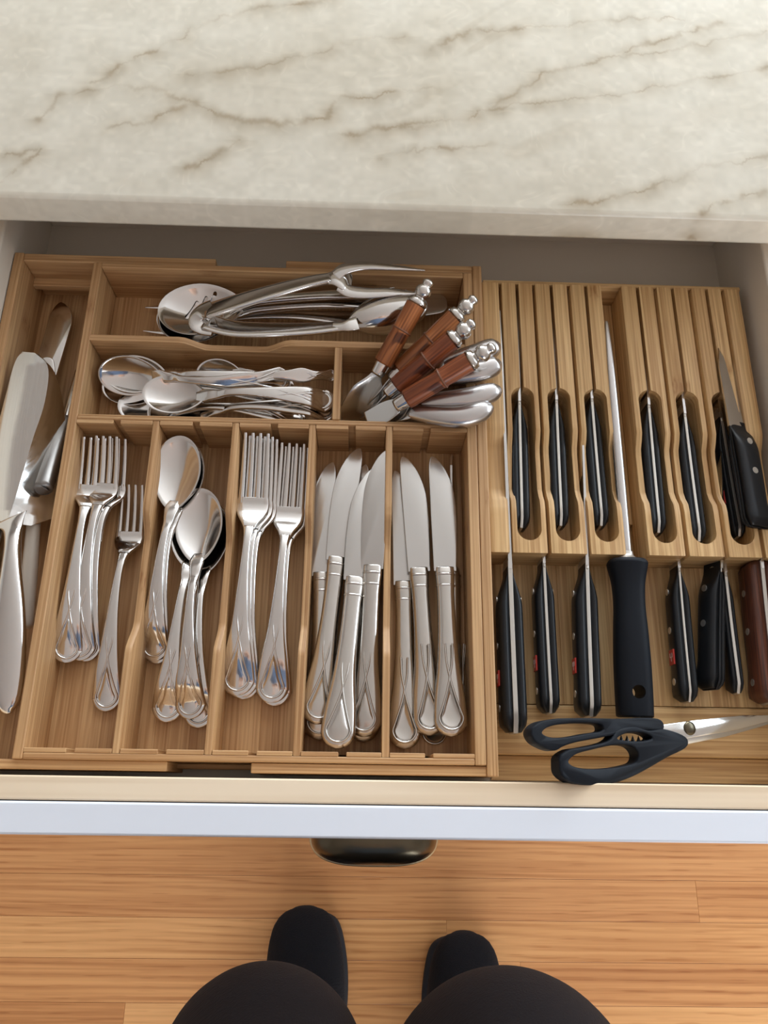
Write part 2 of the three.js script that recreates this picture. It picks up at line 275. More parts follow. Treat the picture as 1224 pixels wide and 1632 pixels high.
// ---------------------------------------------------------------- counter and cabinets
{
  const t = thing('countertop', 'cream quartzite kitchen worktop with brown veins above the open drawer', 'countertop', [0, 0.885, -0.41]);
  const s = new THREE.Shape(); const r = 0.0035, d = 0.95;   // section: z along, y up
  s.moveTo(0, 0.885 + r); s.lineTo(0, 0.915 - r); s.absarc(-r, 0.915 - r, r, 0, Math.PI / 2); s.lineTo(-d + r, 0.915); s.absarc(-d + r, 0.915 - r, r, Math.PI / 2, Math.PI); s.lineTo(-d, 0.885); s.lineTo(-r, 0.885); s.absarc(-r, 0.885 + r, r, -Math.PI / 2, 0);
  let g = new THREE.ExtrudeGeometry(s, { depth: 2.6, bevelEnabled: false, curveSegments: 5 }); g.rotateY(-Math.PI / 2); g.translate(1.3, 0, -0.41);
  g.deleteAttribute('uv'); g = toCreasedNormals(g, 0.7);
  const p = g.attributes.position, uv = new Float32Array(p.count * 2);
  for (let i = 0; i < p.count; i++) { uv[2 * i] = p.getX(i) + 0.5; uv[2 * i + 1] = p.getZ(i) + 0.9 + (0.915 - p.getY(i)); }
  g.setAttribute('uv', new THREE.BufferAttribute(uv, 2));
  wpart('slab', g, M.stone, t);
}
const CF = -0.445, DX0 = -0.2925, DX1 = 0.318;   // cabinet front plane; inside faces of the drawer
const cabinets = [];
function cabinet(x0, x1, name, label, open) {
  const t = thing(name, label, 'cabinet', [(x0 + x1) / 2, 0, -0.75]); cabinets.push(t);
  const T = 0.018, z0 = -1.33, z1 = CF;
  for (const x of [x0, x1 - T]) wpart('side_panel', box(x, x + T, 0.1, 0.885, z0, z1, 0.0005), M.drawerSide, t);
  wpart('back_panel', box(x0 + T, x1 - T, 0.1, 0.885, z0, z0 + 0.012, 0), M.drawerSide, t); wpart('bottom_panel', box(x0 + T, x1 - T, 0.1, 0.118, z0 + 0.012, z1, 0), M.drawerSide, t);
  wpart('plinth', box(x0, x1, 0, 0.1, z0, z1 - 0.06, 0), M.white, t);
  wpart('top_rail', box(x0 + T, x1 - T, 0.868, 0.885, z1 - 0.09, z1, 0), M.drawerSide, t);
  const fronts = open ? [[0.105, 0.405], [0.409, 0.70]] : [[0.105, 0.70], [0.704, 0.872]];
  for (const [a, b] of fronts) { const f = wpart(open ? 'drawer_front' : 'door', box(x0 + 0.002, x1 - 0.002, a, b, z1 + 0.0005, z1 + 0.02, 0.0015), M.white, t); const h = part('handle', ribbon([[-0.05, 0, 0, 0.009, 0.009], [-0.05, 0, 0.026, 0.009, 0.009], [0, 0, 0.03, 0.009, 0.009], [0.05, 0, 0.026, 0.009, 0.009], [0.05, 0, 0, 0.009, 0.009]], { n: 8, up: V(0, 1, 0.01) }), M.bronze, f); const c = new THREE.Box3().setFromObject(f); h.position.set((x0 + x1) / 2 - f.parent.position.x, b - 0.05, z1 + 0.02 + 0.75); }
}
cabinet(DX0 - 0.034, DX1 + 0.034, 'base_cabinet', 'white base cabinet with its wide wooden cutlery drawer pulled out', true);
cabinet(DX0 - 0.034 - 0.78, DX0 - 0.036, 'base_cabinet', 'white base cabinet with closed fronts left of the open drawer', false);
cabinet(DX1 + 0.036, DX1 + 0.034 + 0.78, 'base_cabinet', 'white base cabinet with closed fronts right of the open drawer', false);

// ---------------------------------------------------------------- the drawer
{
  const zB = -0.483, zI = -0.0073, zW = 0.0077, zF = 0.0268, T = 0.0145;
  const t = new THREE.Group(); t.name = 'drawer'; t.position.set(0, FY - 0.012, 0.52); cabinets[0].add(t);
  wpart('bottom_panel', grainUV(box(DX0 - 0.004, DX1 + 0.004, FY - 0.010, FY, zB - 0.004, zI + 0.004, 0), 2), M.drawerSide, t);
  for (const [x, l] of [[DX0 - T, 0], [DX1, 1]]) wpart('side_panel', grainUV(box(x, x + T, FY - 0.014, mm(74), zB - T, zI, 0.002), 2), M.drawerSide, t);
  wpart('back_panel', grainUV(box(DX0, DX1, FY - 0.001, mm(62), zB - T, zB, 0.0015), 0), M.drawerSide, t);
  wpart('inner_front', grainUV(box(DX0 - T, DX1 + T, FY - 0.014, mm(76), zI, zW - 0.0006, 0.0012), 0), M.pale, t, 'pale wooden front board of the drawer box');
  const f = wpart('drawer_front', box(DX0 - 0.032, DX1 + 0.032, 0.704, mm(77), zW, zF, 0.0016), M.white, t, 'white painted drawer front');
  // cup pull: a quarter dome open below
  const rings = [], wall = 0.0016;
  const dome = (k) => { const W = 0.0440 - k, D = 0.0205 - k, H = 0.036 - k; const out = []; for (let i = 0; i <= 14; i++) { const b = i / 14 * Math.PI / 2; const row = []; for (let j = 0; j <= 28; j++) { const a = Math.PI * j / 28, e = 2 / 2.9, ca = Math.cos(a), sa = Math.sin(a), sc = (q) => Math.sign(q) * Math.abs(q) ** e; row.push(V(W * sc(ca) * sc(Math.cos(b)), H * sc(Math.sin(b)), D * sc(sa) * sc(Math.cos(b)))); } out.push(row); } return out; };
  const pos = [], idx = []; const A = dome(0), B = dome(wall), add = (rows, flip) => { const s = pos.length / 3, n = rows[0].length; rows.forEach((r) => r.forEach((p) => pos.push(p.x, p.y, p.z))); for (let i = 0; i + 1 < rows.length; i++) for (let j = 0; j + 1 < n; j++) { const a = s + i * n + j, b = a + 1, c = a + n, d = c + 1; flip ? idx.push(a, b, c, b, d, c) : idx.push(a, c, b, b, c, d); } return s; };
  const sa = add(A, false), sb = add(B, true); for (let j = 0; j < 28; j++) idx.push(sa + j, sa + j + 1, sb + j, sa + j + 1, sb + j + 1, sb + j);
  const g = new THREE.BufferGeometry(); g.setAttribute('position', new THREE.Float32BufferAttribute(pos, 3)); g.setIndex(idx); g.computeVertexNormals(); g.translate(0.0107, 0.79, zF);
  const pull = wpart('cup_pull', g, M.bronze, t, 'dark bronze cup pull'); 
  const rim = A[0].map((p) => p.clone().add(V(0.0107, 0.79, zF))), rg = new THREE.TubeGeometry(new THREE.CatmullRomCurve3(rim), 60, 0.0016, 8); wpart('cup_pull_rim', rg, M.brass, t);
  wpart('cup_pull_plate', box(0.0107 - 0.0435, 0.0107 + 0.0435, 0.789, 0.8275, zF, zF + 0.0016, 0.0007), M.brass, t);
}

// ---------------------------------------------------------------- the expanding bamboo tray
const A0 = 0, WT = mm(54), WIN0 = mm(13);
{
  const t = thing('cutlery_tray', 'expanding bamboo cutlery tray with many compartments filling the left of drawer', 'cutlery tray', [-0.1, FY, -0.21]);
  const B = (name, x0, x1, a0, a1, z0, z1, ax, parent = t, r = 0.0009) => wpart(name, grainUV(box(x0, x1, mm(a0), mm(a1), z0, z1, r), ax), M.bamboo, parent);
  // outer frames that slide out left and right
  B('outer_floor', -0.2862, -0.129, 0.2, 6, -0.409, -0.013, 2); B('outer_floor', -0.0715, 0.0885, 0.2, 6, -0.409, -0.013, 2);
  B('outer_wall', -0.2918, -0.2842, 0.2, 53.5, -0.4122, -0.0112, 2); B('outer_wall', 0.0835, 0.0912, 0.2, 53.5, -0.4122, -0.0107, 2);
  B('outer_wall', -0.2842, -0.128, 0.2, 52.5, -0.4122, -0.405, 0); B('outer_wall', -0.0703, 0.0835, 0.2, 53, -0.4122, -0.405, 0);
  B('outer_wall', -0.2842, -0.1265, 0.2, 50, -0.0175, -0.0112, 0); B('outer_wall', -0.0715, 0.0835, 0.2, 51.5, -0.0172, -0.0107, 0);
  B('guide_rail', -0.2842, -0.2265, 24, 30, -0.405, -0.397, 0); B('guide_rail', -0.2842, -0.0715, 12, 20, -0.0172, -0.0135, 0);
  // floor boards of the main tray
  const fx = [-0.22, -0.146, -0.072, 0.002, 0.0762]; for (let i = 0; i < 4; i++) B('floor_board', fx[i], fx[i + 1], 6.5, 13, -0.4, -0.0245, 2, t, 0.0004);
  // outside walls of the main tray
  B('main_wall', -0.2265, -0.2198, 6.5, 54, -0.4045, -0.0175, 2); B('main_wall', 0.0757, 0.0832, 6.5, 54, -0.4045, -0.0175, 2);
  B('main_wall', -0.2198, 0.0757, 6.5, 54, -0.4045, -0.3995, 0);
  // front wall and cross wall have slots for the dividers
  const slots = [-0.1895, -0.160, -0.130, -0.100, -0.071, -0.042, -0.012, 0.0165, 0.0453], hw = 0.0027;
  B('main_wall', -0.2198, 0.0757, 6.5, 53.6, -0.0217, -0.0175, 0);
  B('main_wall', -0.2198, 0.0757, 6.5, 54, -0.2655, -0.2627, 0); B('main_wall', -0.2198, 0.0757, 6.5, 52.6, -0.2676, -0.2657, 0);
  for (const [z0, z1] of [[-0.2627, -0.2593], [-0.0247, -0.0217]]) { let x = -0.2198; for (const s of [...slots, null]) { const e = s === null ? 0.0757 : s - hw; B('slot_strip', x, e, 6.5, z1 < -0.1 ? 53.9 : 53.6, z0, z1, 0, t, 0.0005); x = s + hw; } }
  // removable dividers with a finger dip
  const dip = (z) => 54 - 0.6 - 13 * sm(-0.195, -0.172, z) * sm(-0.088, -0.112, z);
  for (const x of [-0.160, -0.100, -0.042, 0.0165]) {
    const o = [[-0.2625, mm(13)], [-0.0218, mm(13)]]; for (let i = 0; i <= 48; i++) { const z = lerp(-0.0218, -0.2625, i / 48); o.push([z, mm(dip(z))]); }
    wpart('divider', grainUV(profileWall(o, 'z', x - 0.0025, x + 0.0025), 2), M.bamboo, t);
  }
  const o = [[-0.2198, mm(13)], [0.0757, mm(13)]]; for (let i = 0; i <= 60; i++) { const x = lerp(0.0757, -0.2198, i / 60); o.push([x, mm(53.6 - 11 * sm(-0.15, -0.128, x) * sm(-0.062, -0.085, x))]); }
  wpart('cross_wall', grainUV(profileWall(o, 'x', -0.3368, -0.3312), 0), M.bamboo, t);
  B('cross_divider', -0.0274, -0.0216, 13, 53.4, -0.3312, -0.2676, 2);
}

// ---------------------------------------------------------------- the bamboo knife holder
const OX = { full: [[0.0925, 0.1066], [0.1090, 0.1347], [0.1372, 0.1640], [0.1667, 0.1928], [0.2098, 0.2370], [0.2398, 0.2662], [0.2694, 0.2943], [0.2970, 0.3098]] };
{
  const t = thing('knife_holder', 'bamboo in-drawer knife holder with slotted blocks filling the right of drawer', 'knife block', [0.2, FY, -0.21]);
  const zb = -0.4025, zf = -0.1672, top = 45;
  const W = (name, g, ax) => wpart(name, grainUV(g, ax), M.bambooB, t);
  const bx = [0.0938, 0.148, 0.202, 0.256, 0.312]; for (let i = 0; i < 4; i++) W('base_board', box(bx[i], bx[i + 1], mm(0.2), mm(12), -0.4065, -0.062, 0.0004), 2);
  W('front_rail', box(0.0938, 0.312, mm(0.2), mm(13.5), -0.0615, -0.0265, 0.0012), 0); W('front_ledge', box(0.0938, 0.312, mm(0.2), mm(5), -0.0262, -0.0092, 0.0006), 0);
  W('back_rail', box(0.0938, 0.312, mm(12.2), mm(43), -0.4065, -0.4027, 0.0008), 0);
  const ev = new Evaluator(); ev.attributes = ['position', 'normal']; ev.useGroups = false;
  const dipY = (z) => top - 7 * sm(-0.268, -0.252, z) * sm(-0.205, -0.22, z);
  const bm = new THREE.MeshBasicMaterial();
  OX.full.forEach(([x0, x1], i) => {
    const o = [[zb, mm(12.2)], [zf, mm(12.2)]]; for (let k = 0; k <= 40; k++) { const z = lerp(zf, zb, k / 40); o.push([z, mm(dipY(z))]); }
    let g = profileWall(o, 'z', x0, x1, 0.0008);
    if (i > 0 && i < 7) {
      const cx = (x0 + x1) / 2, prep = (h) => { for (const k of Object.keys(h.attributes)) if (!['position', 'normal'].includes(k)) h.deleteAttribute(k); const b = new Brush(h.index ? h : mergeVertices(h), bm); b.updateMatrixWorld(); return b; };
      const r = 0.0091, s = new THREE.Shape(); s.absarc(0, -0.2955, r, Math.PI, 2 * Math.PI); s.absarc(0, -0.186, r, 0, Math.PI); const well = new THREE.ExtrudeGeometry(s, { depth: 0.05, bevelEnabled: false, curveSegments: 14 });
      well.rotateX(Math.PI / 2); well.translate(cx, 0, 0); // shape y -> z, depth -> down
      well.translate(0, mm(18) + 0.05, 0);
      const slot = new THREE.BoxGeometry(0.0028, 0.05, 0.12); slot.translate(cx, mm(16) + 0.025, -0.352);
      let b = ev.evaluate(prep(g), prep(well), SUBTRACTION); b = ev.evaluate(b, prep(slot), SUBTRACTION); g = toCreasedNormals(b.geometry, 0.6);
    }
    W(i === 0 || i === 7 ? 'edge_strip' : 'slotted_block', g, 2);
  });
  W('channel_filler', box(0.1930, 0.2096, mm(12.2), mm(18), zb, -0.2, 0.0008), 2);
}
// ---------------------------------------------------------------- table cutlery
// teardrop relief near the end of a handle: a low dome inside a raised loop whose ends run up the handle; topY(z) is the handle's upper side
function teardrop(parent, zc, r, len, topY, mat, s = 1) {
  const P = (k, out) => { const a = (k - 0.5) * 2 * Math.PI * 0.985, c = Math.cos(a), w = Math.sin(a); const back = c < 0 ? 1 : 0; const z = c < 0 ? (r + out) * -c * -1 : (r + out) * c; return [a, z, w]; };
  // outline: half circle round the end, straight taper to the point
  const outline = (o, n) => { const pts = []; for (let i = 0; i <= n; i++) { const u = i / n; let x, z; if (u < 0.3) { const q = u / 0.3; x = -(r + o) * q ** 1.25 * (1 - 0.0 * q); z = -len - o * 2 + (len + o * 2) * q; } else if (u <= 0.7) { const a = (u - 0.3) / 0.4 * Math.PI; x = -(r + o) * Math.cos(a); z = (r + o) * Math.sin(a); } else { const q = (1 - u) / 0.3; x = (r + o) * q ** 1.25; z = -len - o * 2 + (len + o * 2) * q; } pts.push([x, z]); } return pts; };
  const ol = outline(0, 44), pos = [], idx = [], R = 5;
  for (let i = 0; i <= R; i++) for (const [x, z] of ol) { const k = i / R, zz = zc + (z - (-len * 0.25)) * k - len * 0.25, h = 0.0011 * (1 - k ** 3); pos.push(x * k, topY(zz) * s + s * (h + 0.0001), zz); }
  const n = ol.length; for (let i = 0; i < R; i++) for (let j = 0; j + 1 < n; j++) { const a = i * n + j, b = a + 1, c = a + n, d = c + 1; s > 0 ? idx.push(a, c, b, b, c, d) : idx.push(a, b, c, b, d, c); }
  const dome = new THREE.BufferGeometry(); dome.setAttribute('position', new THREE.Float32BufferAttribute(pos, 3)); dome.setIndex(idx); dome.computeVertexNormals();
  const loop = outline(0.0019, 44).map(([x, z]) => V(x, topY(zc + z) * s + s * 0.0001, zc + z)), first = loop[0], tail = len * 0.95;
  const ext = (sx) => [V(sx * 0.0026, (topY(first.z - tail) - 0.0012) * s, first.z - tail), V(sx * 0.0019, (topY(first.z - tail * 0.45) - 0.0003) * s, first.z - tail * 0.45)];
  const path = [...ext(1), ...loop, ...ext(-1).reverse()];
  const tube = new THREE.TubeGeometry(new THREE.CatmullRomCurve3(path), 110, 0.00075, 6);
  part('teardrop_relief', merge([dome, tube].map((g) => { g.deleteAttribute('uv'); return g; })), mat, parent);
}
const stationY = (st, off = 0) => (z) => { for (let i = 0; i + 1 < st.length; i++) if (z <= st[i + 1][2] || i + 2 === st.length) { const f = clamp((z - st[i][2]) / (st[i + 1][2] - st[i][2]), 0, 1), g = f * f * (3 - 2 * f); return lerp(st[i][1] + st[i][4] / 2, st[i + 1][1] + st[i + 1][4] / 2, lerp(f, g, 0.3)); } return st[0][1]; };
// handle of forks and spoons from z0 (neck) to L: narrow neck, arch, broad round end
function flatHandle(parent, z0, L, W, mat, y0, pre) {
  const D = L - z0, e = L - W / 2, st = [...(pre ?? [[0, y0, z0, 0.0085, 0.0032]]), [0, y0 + 0.004, z0 + 0.10 * D, 0.0058, 0.0040], [0, y0 + 0.0062, z0 + 0.24 * D, 0.0062, 0.0040], [0, y0 + 0.006, z0 + 0.42 * D, 0.0085, 0.0036], [0, y0 + 0.0035, z0 + 0.60 * D, 0.0125, 0.0032], [0, y0 + 0.0003, z0 + 0.76 * D, W * 0.80, 0.0030], [0, 0.0022, e, W, 0.0030], ...roundEnd(e, W, 0.003, 0.0019)];
  const h = part('handle', ribbon(st, { n: 18, steps: 5, p: 3.2 }), mat, parent);
  teardrop(h, L - W * 0.5, W * 0.27, W * 1.05, stationY(st), mat);
  return h;
}
function forkProto(L, W, WH, kt, kh) {
  const o = new THREE.Group(), zt = kt * L, zh = kh * L, yAt = (z) => 0.0105 * Math.max(0, 1 - z / (zt * 1.2)) ** 1.7 + 0.0012 + (z > zt ? 0.008 * sm(zt + 0.004, zh, z) : 0);
  const hs = []; for (const [f, w] of [[0, 0.94], [0.06, 0.975], [0.2, 1.0], [0.4, 0.96], [0.58, 0.78], [0.76, 0.52], [0.9, 0.37], [1, 0.33]]) { const z = lerp(zt - 0.001, zh + 0.002, f); hs.push([0, yAt(z), z, Math.max(0.0082, W * w), 0.0021 + 0.0011 * f]); }
  const head = part('head', ribbon(hs, { n: 16, steps: 4, p: 4 }), M.steel, o);
  for (let i = 0; i < 4; i++) { const c = (i - 1.5) * W * 0.252, st = []; for (let k = 0; k <= 7; k++) { const z = lerp(0.0006, zt + 0.004, k / 7); st.push([c * lerp(0.93, 1, k / 7), yAt(z), z, lerp(0.0022, W * 0.19, Math.min(1, (k / 7) ** 0.7)), lerp(0.0012, 0.0021, k / 7)]); } part('tine', ribbon(st, { n: 8, steps: 2, p: 3 }), M.steel, head); }
  flatHandle(o, zh - 0.002, L, WH, M.steel, yAt(zh)); o.userData = { category: 'fork', len: L }; lens.set(o, L); return o;
}
function bowlGeo(len, wid, depth, th = 0.0014) {
  const na = 40, nr = 9, rows = (off) => { const r = []; for (let i = 0; i <= nr; i++) { const q = i / nr, ring = []; for (let j = 0; j < na; j++) { const a = j / na * 2 * Math.PI, c = Math.cos(a), s = Math.sin(a), z = -len / 2 * c * q, x = wid / 2 * s * (1 + 0.06 * c * q) * (1 - 0.20 * Math.max(0, -c) ** 1.6) * q; ring.push(V(x, depth * (q * q * (1.15 - 0.15 * q * q) - 1) + depth + off, z)); } r.push(ring); } return r; };
  const A = rows(th), B = rows(0), pos = [], idx = []; const add = (R) => { const s = pos.length / 3; R.forEach((r) => r.forEach((p) => pos.push(p.x, p.y, p.z))); return s; };
  const s1 = add(A), s2 = add(B);
  for (let i = 0; i < nr; i++) for (let j = 0; j < na; j++) { const j2 = (j + 1) % na, a = i * na + j, b = i * na + j2, c = a + na, d = b + na; idx.push(s1 + a, s1 + b, s1 + c, s1 + b, s1 + d, s1 + c, s2 + a, s2 + c, s2 + b, s2 + b, s2 + c, s2 + d); }
  const e = nr * na; for (let j = 0; j < na; j++) { const j2 = (j + 1) % na; idx.push(s1 + e + j, s1 + e + j2, s2 + e + j, s1 + e + j2, s2 + e + j2, s2 + e + j); }
  const g = new THREE.BufferGeometry(); g.setAttribute('position', new THREE.Float32BufferAttribute(pos, 3)); g.setIndex(idx); g.computeVertexNormals(); return g;
}
function spoonProto(L, BL, BW, depth, WH, mat = M.steel) {
  const o = new THREE.Group(), g = bowlGeo(BL, BW, depth); g.rotateX(0.05); g.translate(0, 0.0004, BL / 2);
  part('bowl', g, mat, o);
  const zj = BL; flatHandle(o, zj + 0.010, L, WH, mat, depth + 0.0028, [[0, depth * 0.66, zj - 0.0075, 0.0075, 0.0008], [0, depth * 0.94, zj - 0.0015, 0.0112, 0.0028], [0, depth + 0.0018, zj + 0.005, 0.0092, 0.0036], [0, depth + 0.0030, zj + 0.011, 0.0074, 0.0039]]); o.userData = { category: 'spoon', len: L }; lens.set(o, L); return o;
}
function tableKnifeProto(L, serrated) {
  const o = new THREE.Group(), zb = 0.094, s = new THREE.Shape();
  s.moveTo(0.0062, 0.0004); s.bezierCurveTo(0.002, 0.0004, -0.0055, 0.013, -0.0082, 0.032); s.bezierCurveTo(-0.0098, 0.05, -0.0088, 0.072, -0.0075, zb); s.lineTo(0.0072, zb); s.lineTo(0.0085, 0.02); s.bezierCurveTo(0.0088, 0.01, 0.008, 0.001, 0.0062, 0.0004);
  if (serrated) { const pts = s.getPoints(30), out = []; pts.forEach((p) => out.push(p)); s.curves.length = 0; const q = out.map((p) => [p.x, p.y]); const t = new THREE.Shape(); q.forEach((p, i) => i ? t.lineTo(p[0], p[1]) : t.moveTo(p[0], p[1])); s.copy(t); }
  let g = extrude(s, 0.0022, 0.0006, 2); g.deleteAttribute('uv'); g.scale(1.13, 1, 1); g.rotateX(Math.PI / 2); g.translate(0, 0.0071, 0); g = toCreasedNormals(g, 0.5);
  const blade = part('blade', g, M.bladeSteel, o);
  if (serrated) { const teeth = []; for (let i = 0; i < 26; i++) { const z = 0.026 + i * 0.0012, c = new THREE.ConeGeometry(0.0005, 0.0009, 4); c.rotateZ(Math.PI / 2); c.translate(-0.0079 - 0.0014 * sm(0.026, 0.055, z), 0.006, z); teeth.push(c); } part('serration', merge(teeth), M.bladeSteel, blade); }
  const hs = [[0, 0.006, zb - 0.003, 0.0135, 0.0068], [0, 0.006, zb + 0.003, 0.0142, 0.0092], [0, 0.006, zb + 0.012, 0.0132, 0.0098], [0, 0.006, 0.115, 0.0128, 0.0100], [0, 0.006, 0.140, 0.0134, 0.0104], [0, 0.006, 0.165, 0.0165, 0.0104], [0, 0.006, 0.185, 0.0215, 0.0100], [0, 0.006, L - 0.0118, 0.0236, 0.0094], ...roundEnd(L - 0.0118, 0.0236, 0.0090, 0.006)];
  const h = part('handle', ribbon(hs, { n: 20, steps: 5, p: 2.5 }), M.oldSilver, o);
  for (const [z, w] of [[zb + 0.002, 0.0146], [zb + 0.0105, 0.0140]]) part('collar', ribbon([[0, 0.006, z, w - 0.0008, 0.0096], [0, 0.006, z + 0.0006, w, 0.0104], [0, 0.006, z + 0.0012, w, 0.0104], [0, 0.006, z + 0.0018, w - 0.0008, 0.0096]], { n: 18, steps: 2, p: 2.5 }), M.oldSilver, h);
  const y = stationY(hs); teardrop(h, L - 0.0125, 0.0064, 0.024, y, M.oldSilver, 1); const yb = (z) => y(z) - 0.012; teardrop(h, L - 0.0125, 0.0064, 0.024, yb, M.oldSilver, 1);
  o.userData = { category: 'knife', len: L }; lens.set(o, L); return o;
}
function set(proto, name, list, group) {   // [tip, end, roll, label]
  for (const [tip, end, roll, label] of list) { const c = copyOf(proto, name, label, group); lie(c, tip, end, roll, proto.userData.len); }
}
const saladFork = forkProto(0.1700, 0.0220, 0.0215, 0.215, 0.335), dinnerFork = forkProto(0.1955, 0.0245, 0.0240, 0.255, 0.385), placeSpoon = spoonProto(0.1700, 0.0580, 0.0365, 0.0085, 0.0225), teaspoon = spoonProto(0.1510, 0.0490, 0.0320, 0.0075, 0.0195);
const tableKnife = tableKnifeProto(0.2125, false), tableKnifeS = tableKnifeProto(0.2125, true);
set(saladFork, 'salad_fork', [
  [[-0.1947, 0.8185, -0.2562], [-0.2013, 0.807, -0.0943], 0, 'small fork lying lowest in the fanned stack, leftmost compartment'],
  [[-0.2002, 0.8225, -0.2563], [-0.2048, 0.8095, -0.0897], 0, 'small fork in the middle of the fanned stack, leftmost compartment'],
  [[-0.211, 0.8225, -0.2544], [-0.2134, 0.8125, -0.0846], -0.15, 'small fork on top of the fanned stack, leftmost compartment'],
  [[-0.1805, 0.8075, -0.2217], [-0.1822, 0.8065, -0.0487], 0, 'single small fork lying alone beside the first divider'],
], 'small forks in the leftmost compartment');
set(placeSpoon, 'tablespoon', [
  [[-0.1408, 0.8225, -0.2552], [-0.1503, 0.8065, -0.0898], 0, 'spoon hidden under the upper spoon in the spoon compartment'],
  [[-0.142, 0.8265, -0.2564], [-0.1515, 0.8095, -0.0902], 0.06, 'upper spoon of the compartment with its bowl nearest the cross wall'],
  [[-0.122, 0.8085, -0.2112], [-0.1153, 0.8063, -0.0459], 0.05, 'spoon half hidden behind the front spoon, against the second divider'],
  [[-0.1285, 0.8115, -0.2145], [-0.1382, 0.8085, -0.0492], -0.05, 'spoon with its handle crossing left beneath the front spoon'],
  [[-0.1254, 0.8165, -0.2168], [-0.1205, 0.8115, -0.0424], 0.1, 'front spoon on top, reflecting blue, its handle end lowest'],
], 'spoons in the second compartment');
set(dinnerFork, 'dinner_fork', [
  [[-0.0782, 0.8245, -0.2565], [-0.0855, 0.8065, -0.0665], 0, 'large fork at the bottom of the stack in third compartment'],
  [[-0.0813, 0.8275, -0.2571], [-0.0872, 0.8095, -0.0644], 0, 'large fork in the middle of the stack in third compartment'],
  [[-0.0843, 0.8305, -0.2583], [-0.0893, 0.8125, -0.0623], 0, 'large fork on top of the left stack in third compartment'],
  [[-0.0543, 0.8185, -0.2525], [-0.0627, 0.8065, -0.0629], 0, 'large fork hidden under the right fork of third compartment'],
  [[-0.0571, 0.8215, -0.2542], [-0.0648, 0.8095, -0.059], 0, 'upper large fork beside the third divider'],
], 'large forks in the third compartment');
set(tableKnife, 'table_knife', [
  [[-0.0341, 0.8065, -0.2467], [-0.0291, 0.8065, -0.0282], 0.0, 'table knife with dull blade lying leftmost in the fourth compartment'],
  [[-0.0074, 0.8065, -0.2452], [0.0024, 0.8065, -0.0283], 0.05, 'table knife at the bottom, its blade hidden between two others'],
  [[-0.0131, 0.8175, -0.2555], [-0.0318, 0.8175, -0.042], -0.1, 'table knife with the brightest blade, its tip curving right'],
  [[0.0007, 0.819, -0.2385], [-0.0162, 0.829, -0.0302], 0, 'table knife whose broad handle end lies over the leftmost two'],
  [[0.0097, 0.829, -0.2483], [0.0033, 0.819, -0.0424], 0.16, 'table knife with broad brownish blade against the fourth divider'],
], 'table knives in the fourth compartment');
set(tableKnifeS, 'table_knife', [
  [[0.0289, 0.818, -0.2413], [0.0307, 0.818, -0.0273], Math.PI + 0.06, 'table knife with serrated brown blade beside the fourth divider'],
  [[0.0547, 0.8065, -0.2413], [0.0523, 0.8065, -0.0281], Math.PI, 'table knife lying under the rest in the fifth compartment'],
  [[0.0347, 0.827, -0.2498], [0.0483, 0.823, -0.0428], Math.PI, 'table knife with grey blade second from the fourth divider'],
  [[0.0575, 0.83, -0.2491], [0.062, 0.834, -0.0405], Math.PI + 0.02, 'table knife on top with long bright handle end, fifth compartment'],
  [[0.0751, 0.815, -0.253], [0.0722, 0.81, -0.0381], Math.PI / 2 + 0.35, 'table knife standing on edge against the right tray wall'],
], 'table knives in the fifth compartment');
set(teaspoon, 'teaspoon', [
  [[-0.2166, 0.807, -0.3082], [-0.0605, 0.807, -0.3015], 0, 'teaspoon whose bowl rim shows beneath the bright one at left'],
  [[-0.2014, 0.808, -0.291], [-0.0494, 0.807, -0.2846], 0, 'teaspoon with dark bowl lowest against the tray cross wall'],
  [[-0.1762, 0.809, -0.2839], [-0.0445, 0.815, -0.2892], 0.05, 'teaspoon handle passing under the front teaspoon'],
  [[-0.2117, 0.819, -0.3148], [-0.0483, 0.818, -0.3092], 0.12, 'teaspoon with bright bowl resting over another near left wall'],
  [[-0.2137, 0.827, -0.3141], [-0.0707, 0.83, -0.311], 0.75, 'teaspoon tipped on its side with its bowl back towards the cross wall'],
  [[-0.1777, 0.825, -0.2933], [-0.0281, 0.825, -0.2941], 0.1, 'front teaspoon on top of the pile with shining oval bowl'],
], 'teaspoons lying across the middle compartment');
{
  const o = spoonProto(0.112, 0.036, 0.024, 0.006, 0.009); o.name = numbered('coffee_spoon'); o.userData = { label: 'tiny spoon with engraved pointed handle behind the teaspoons', category: 'spoon' }; scene.add(o); lie(o, [-0.1386, 0.822, -0.3181], [-0.0285, 0.823, -0.3191], 0.55, 0.112);
}

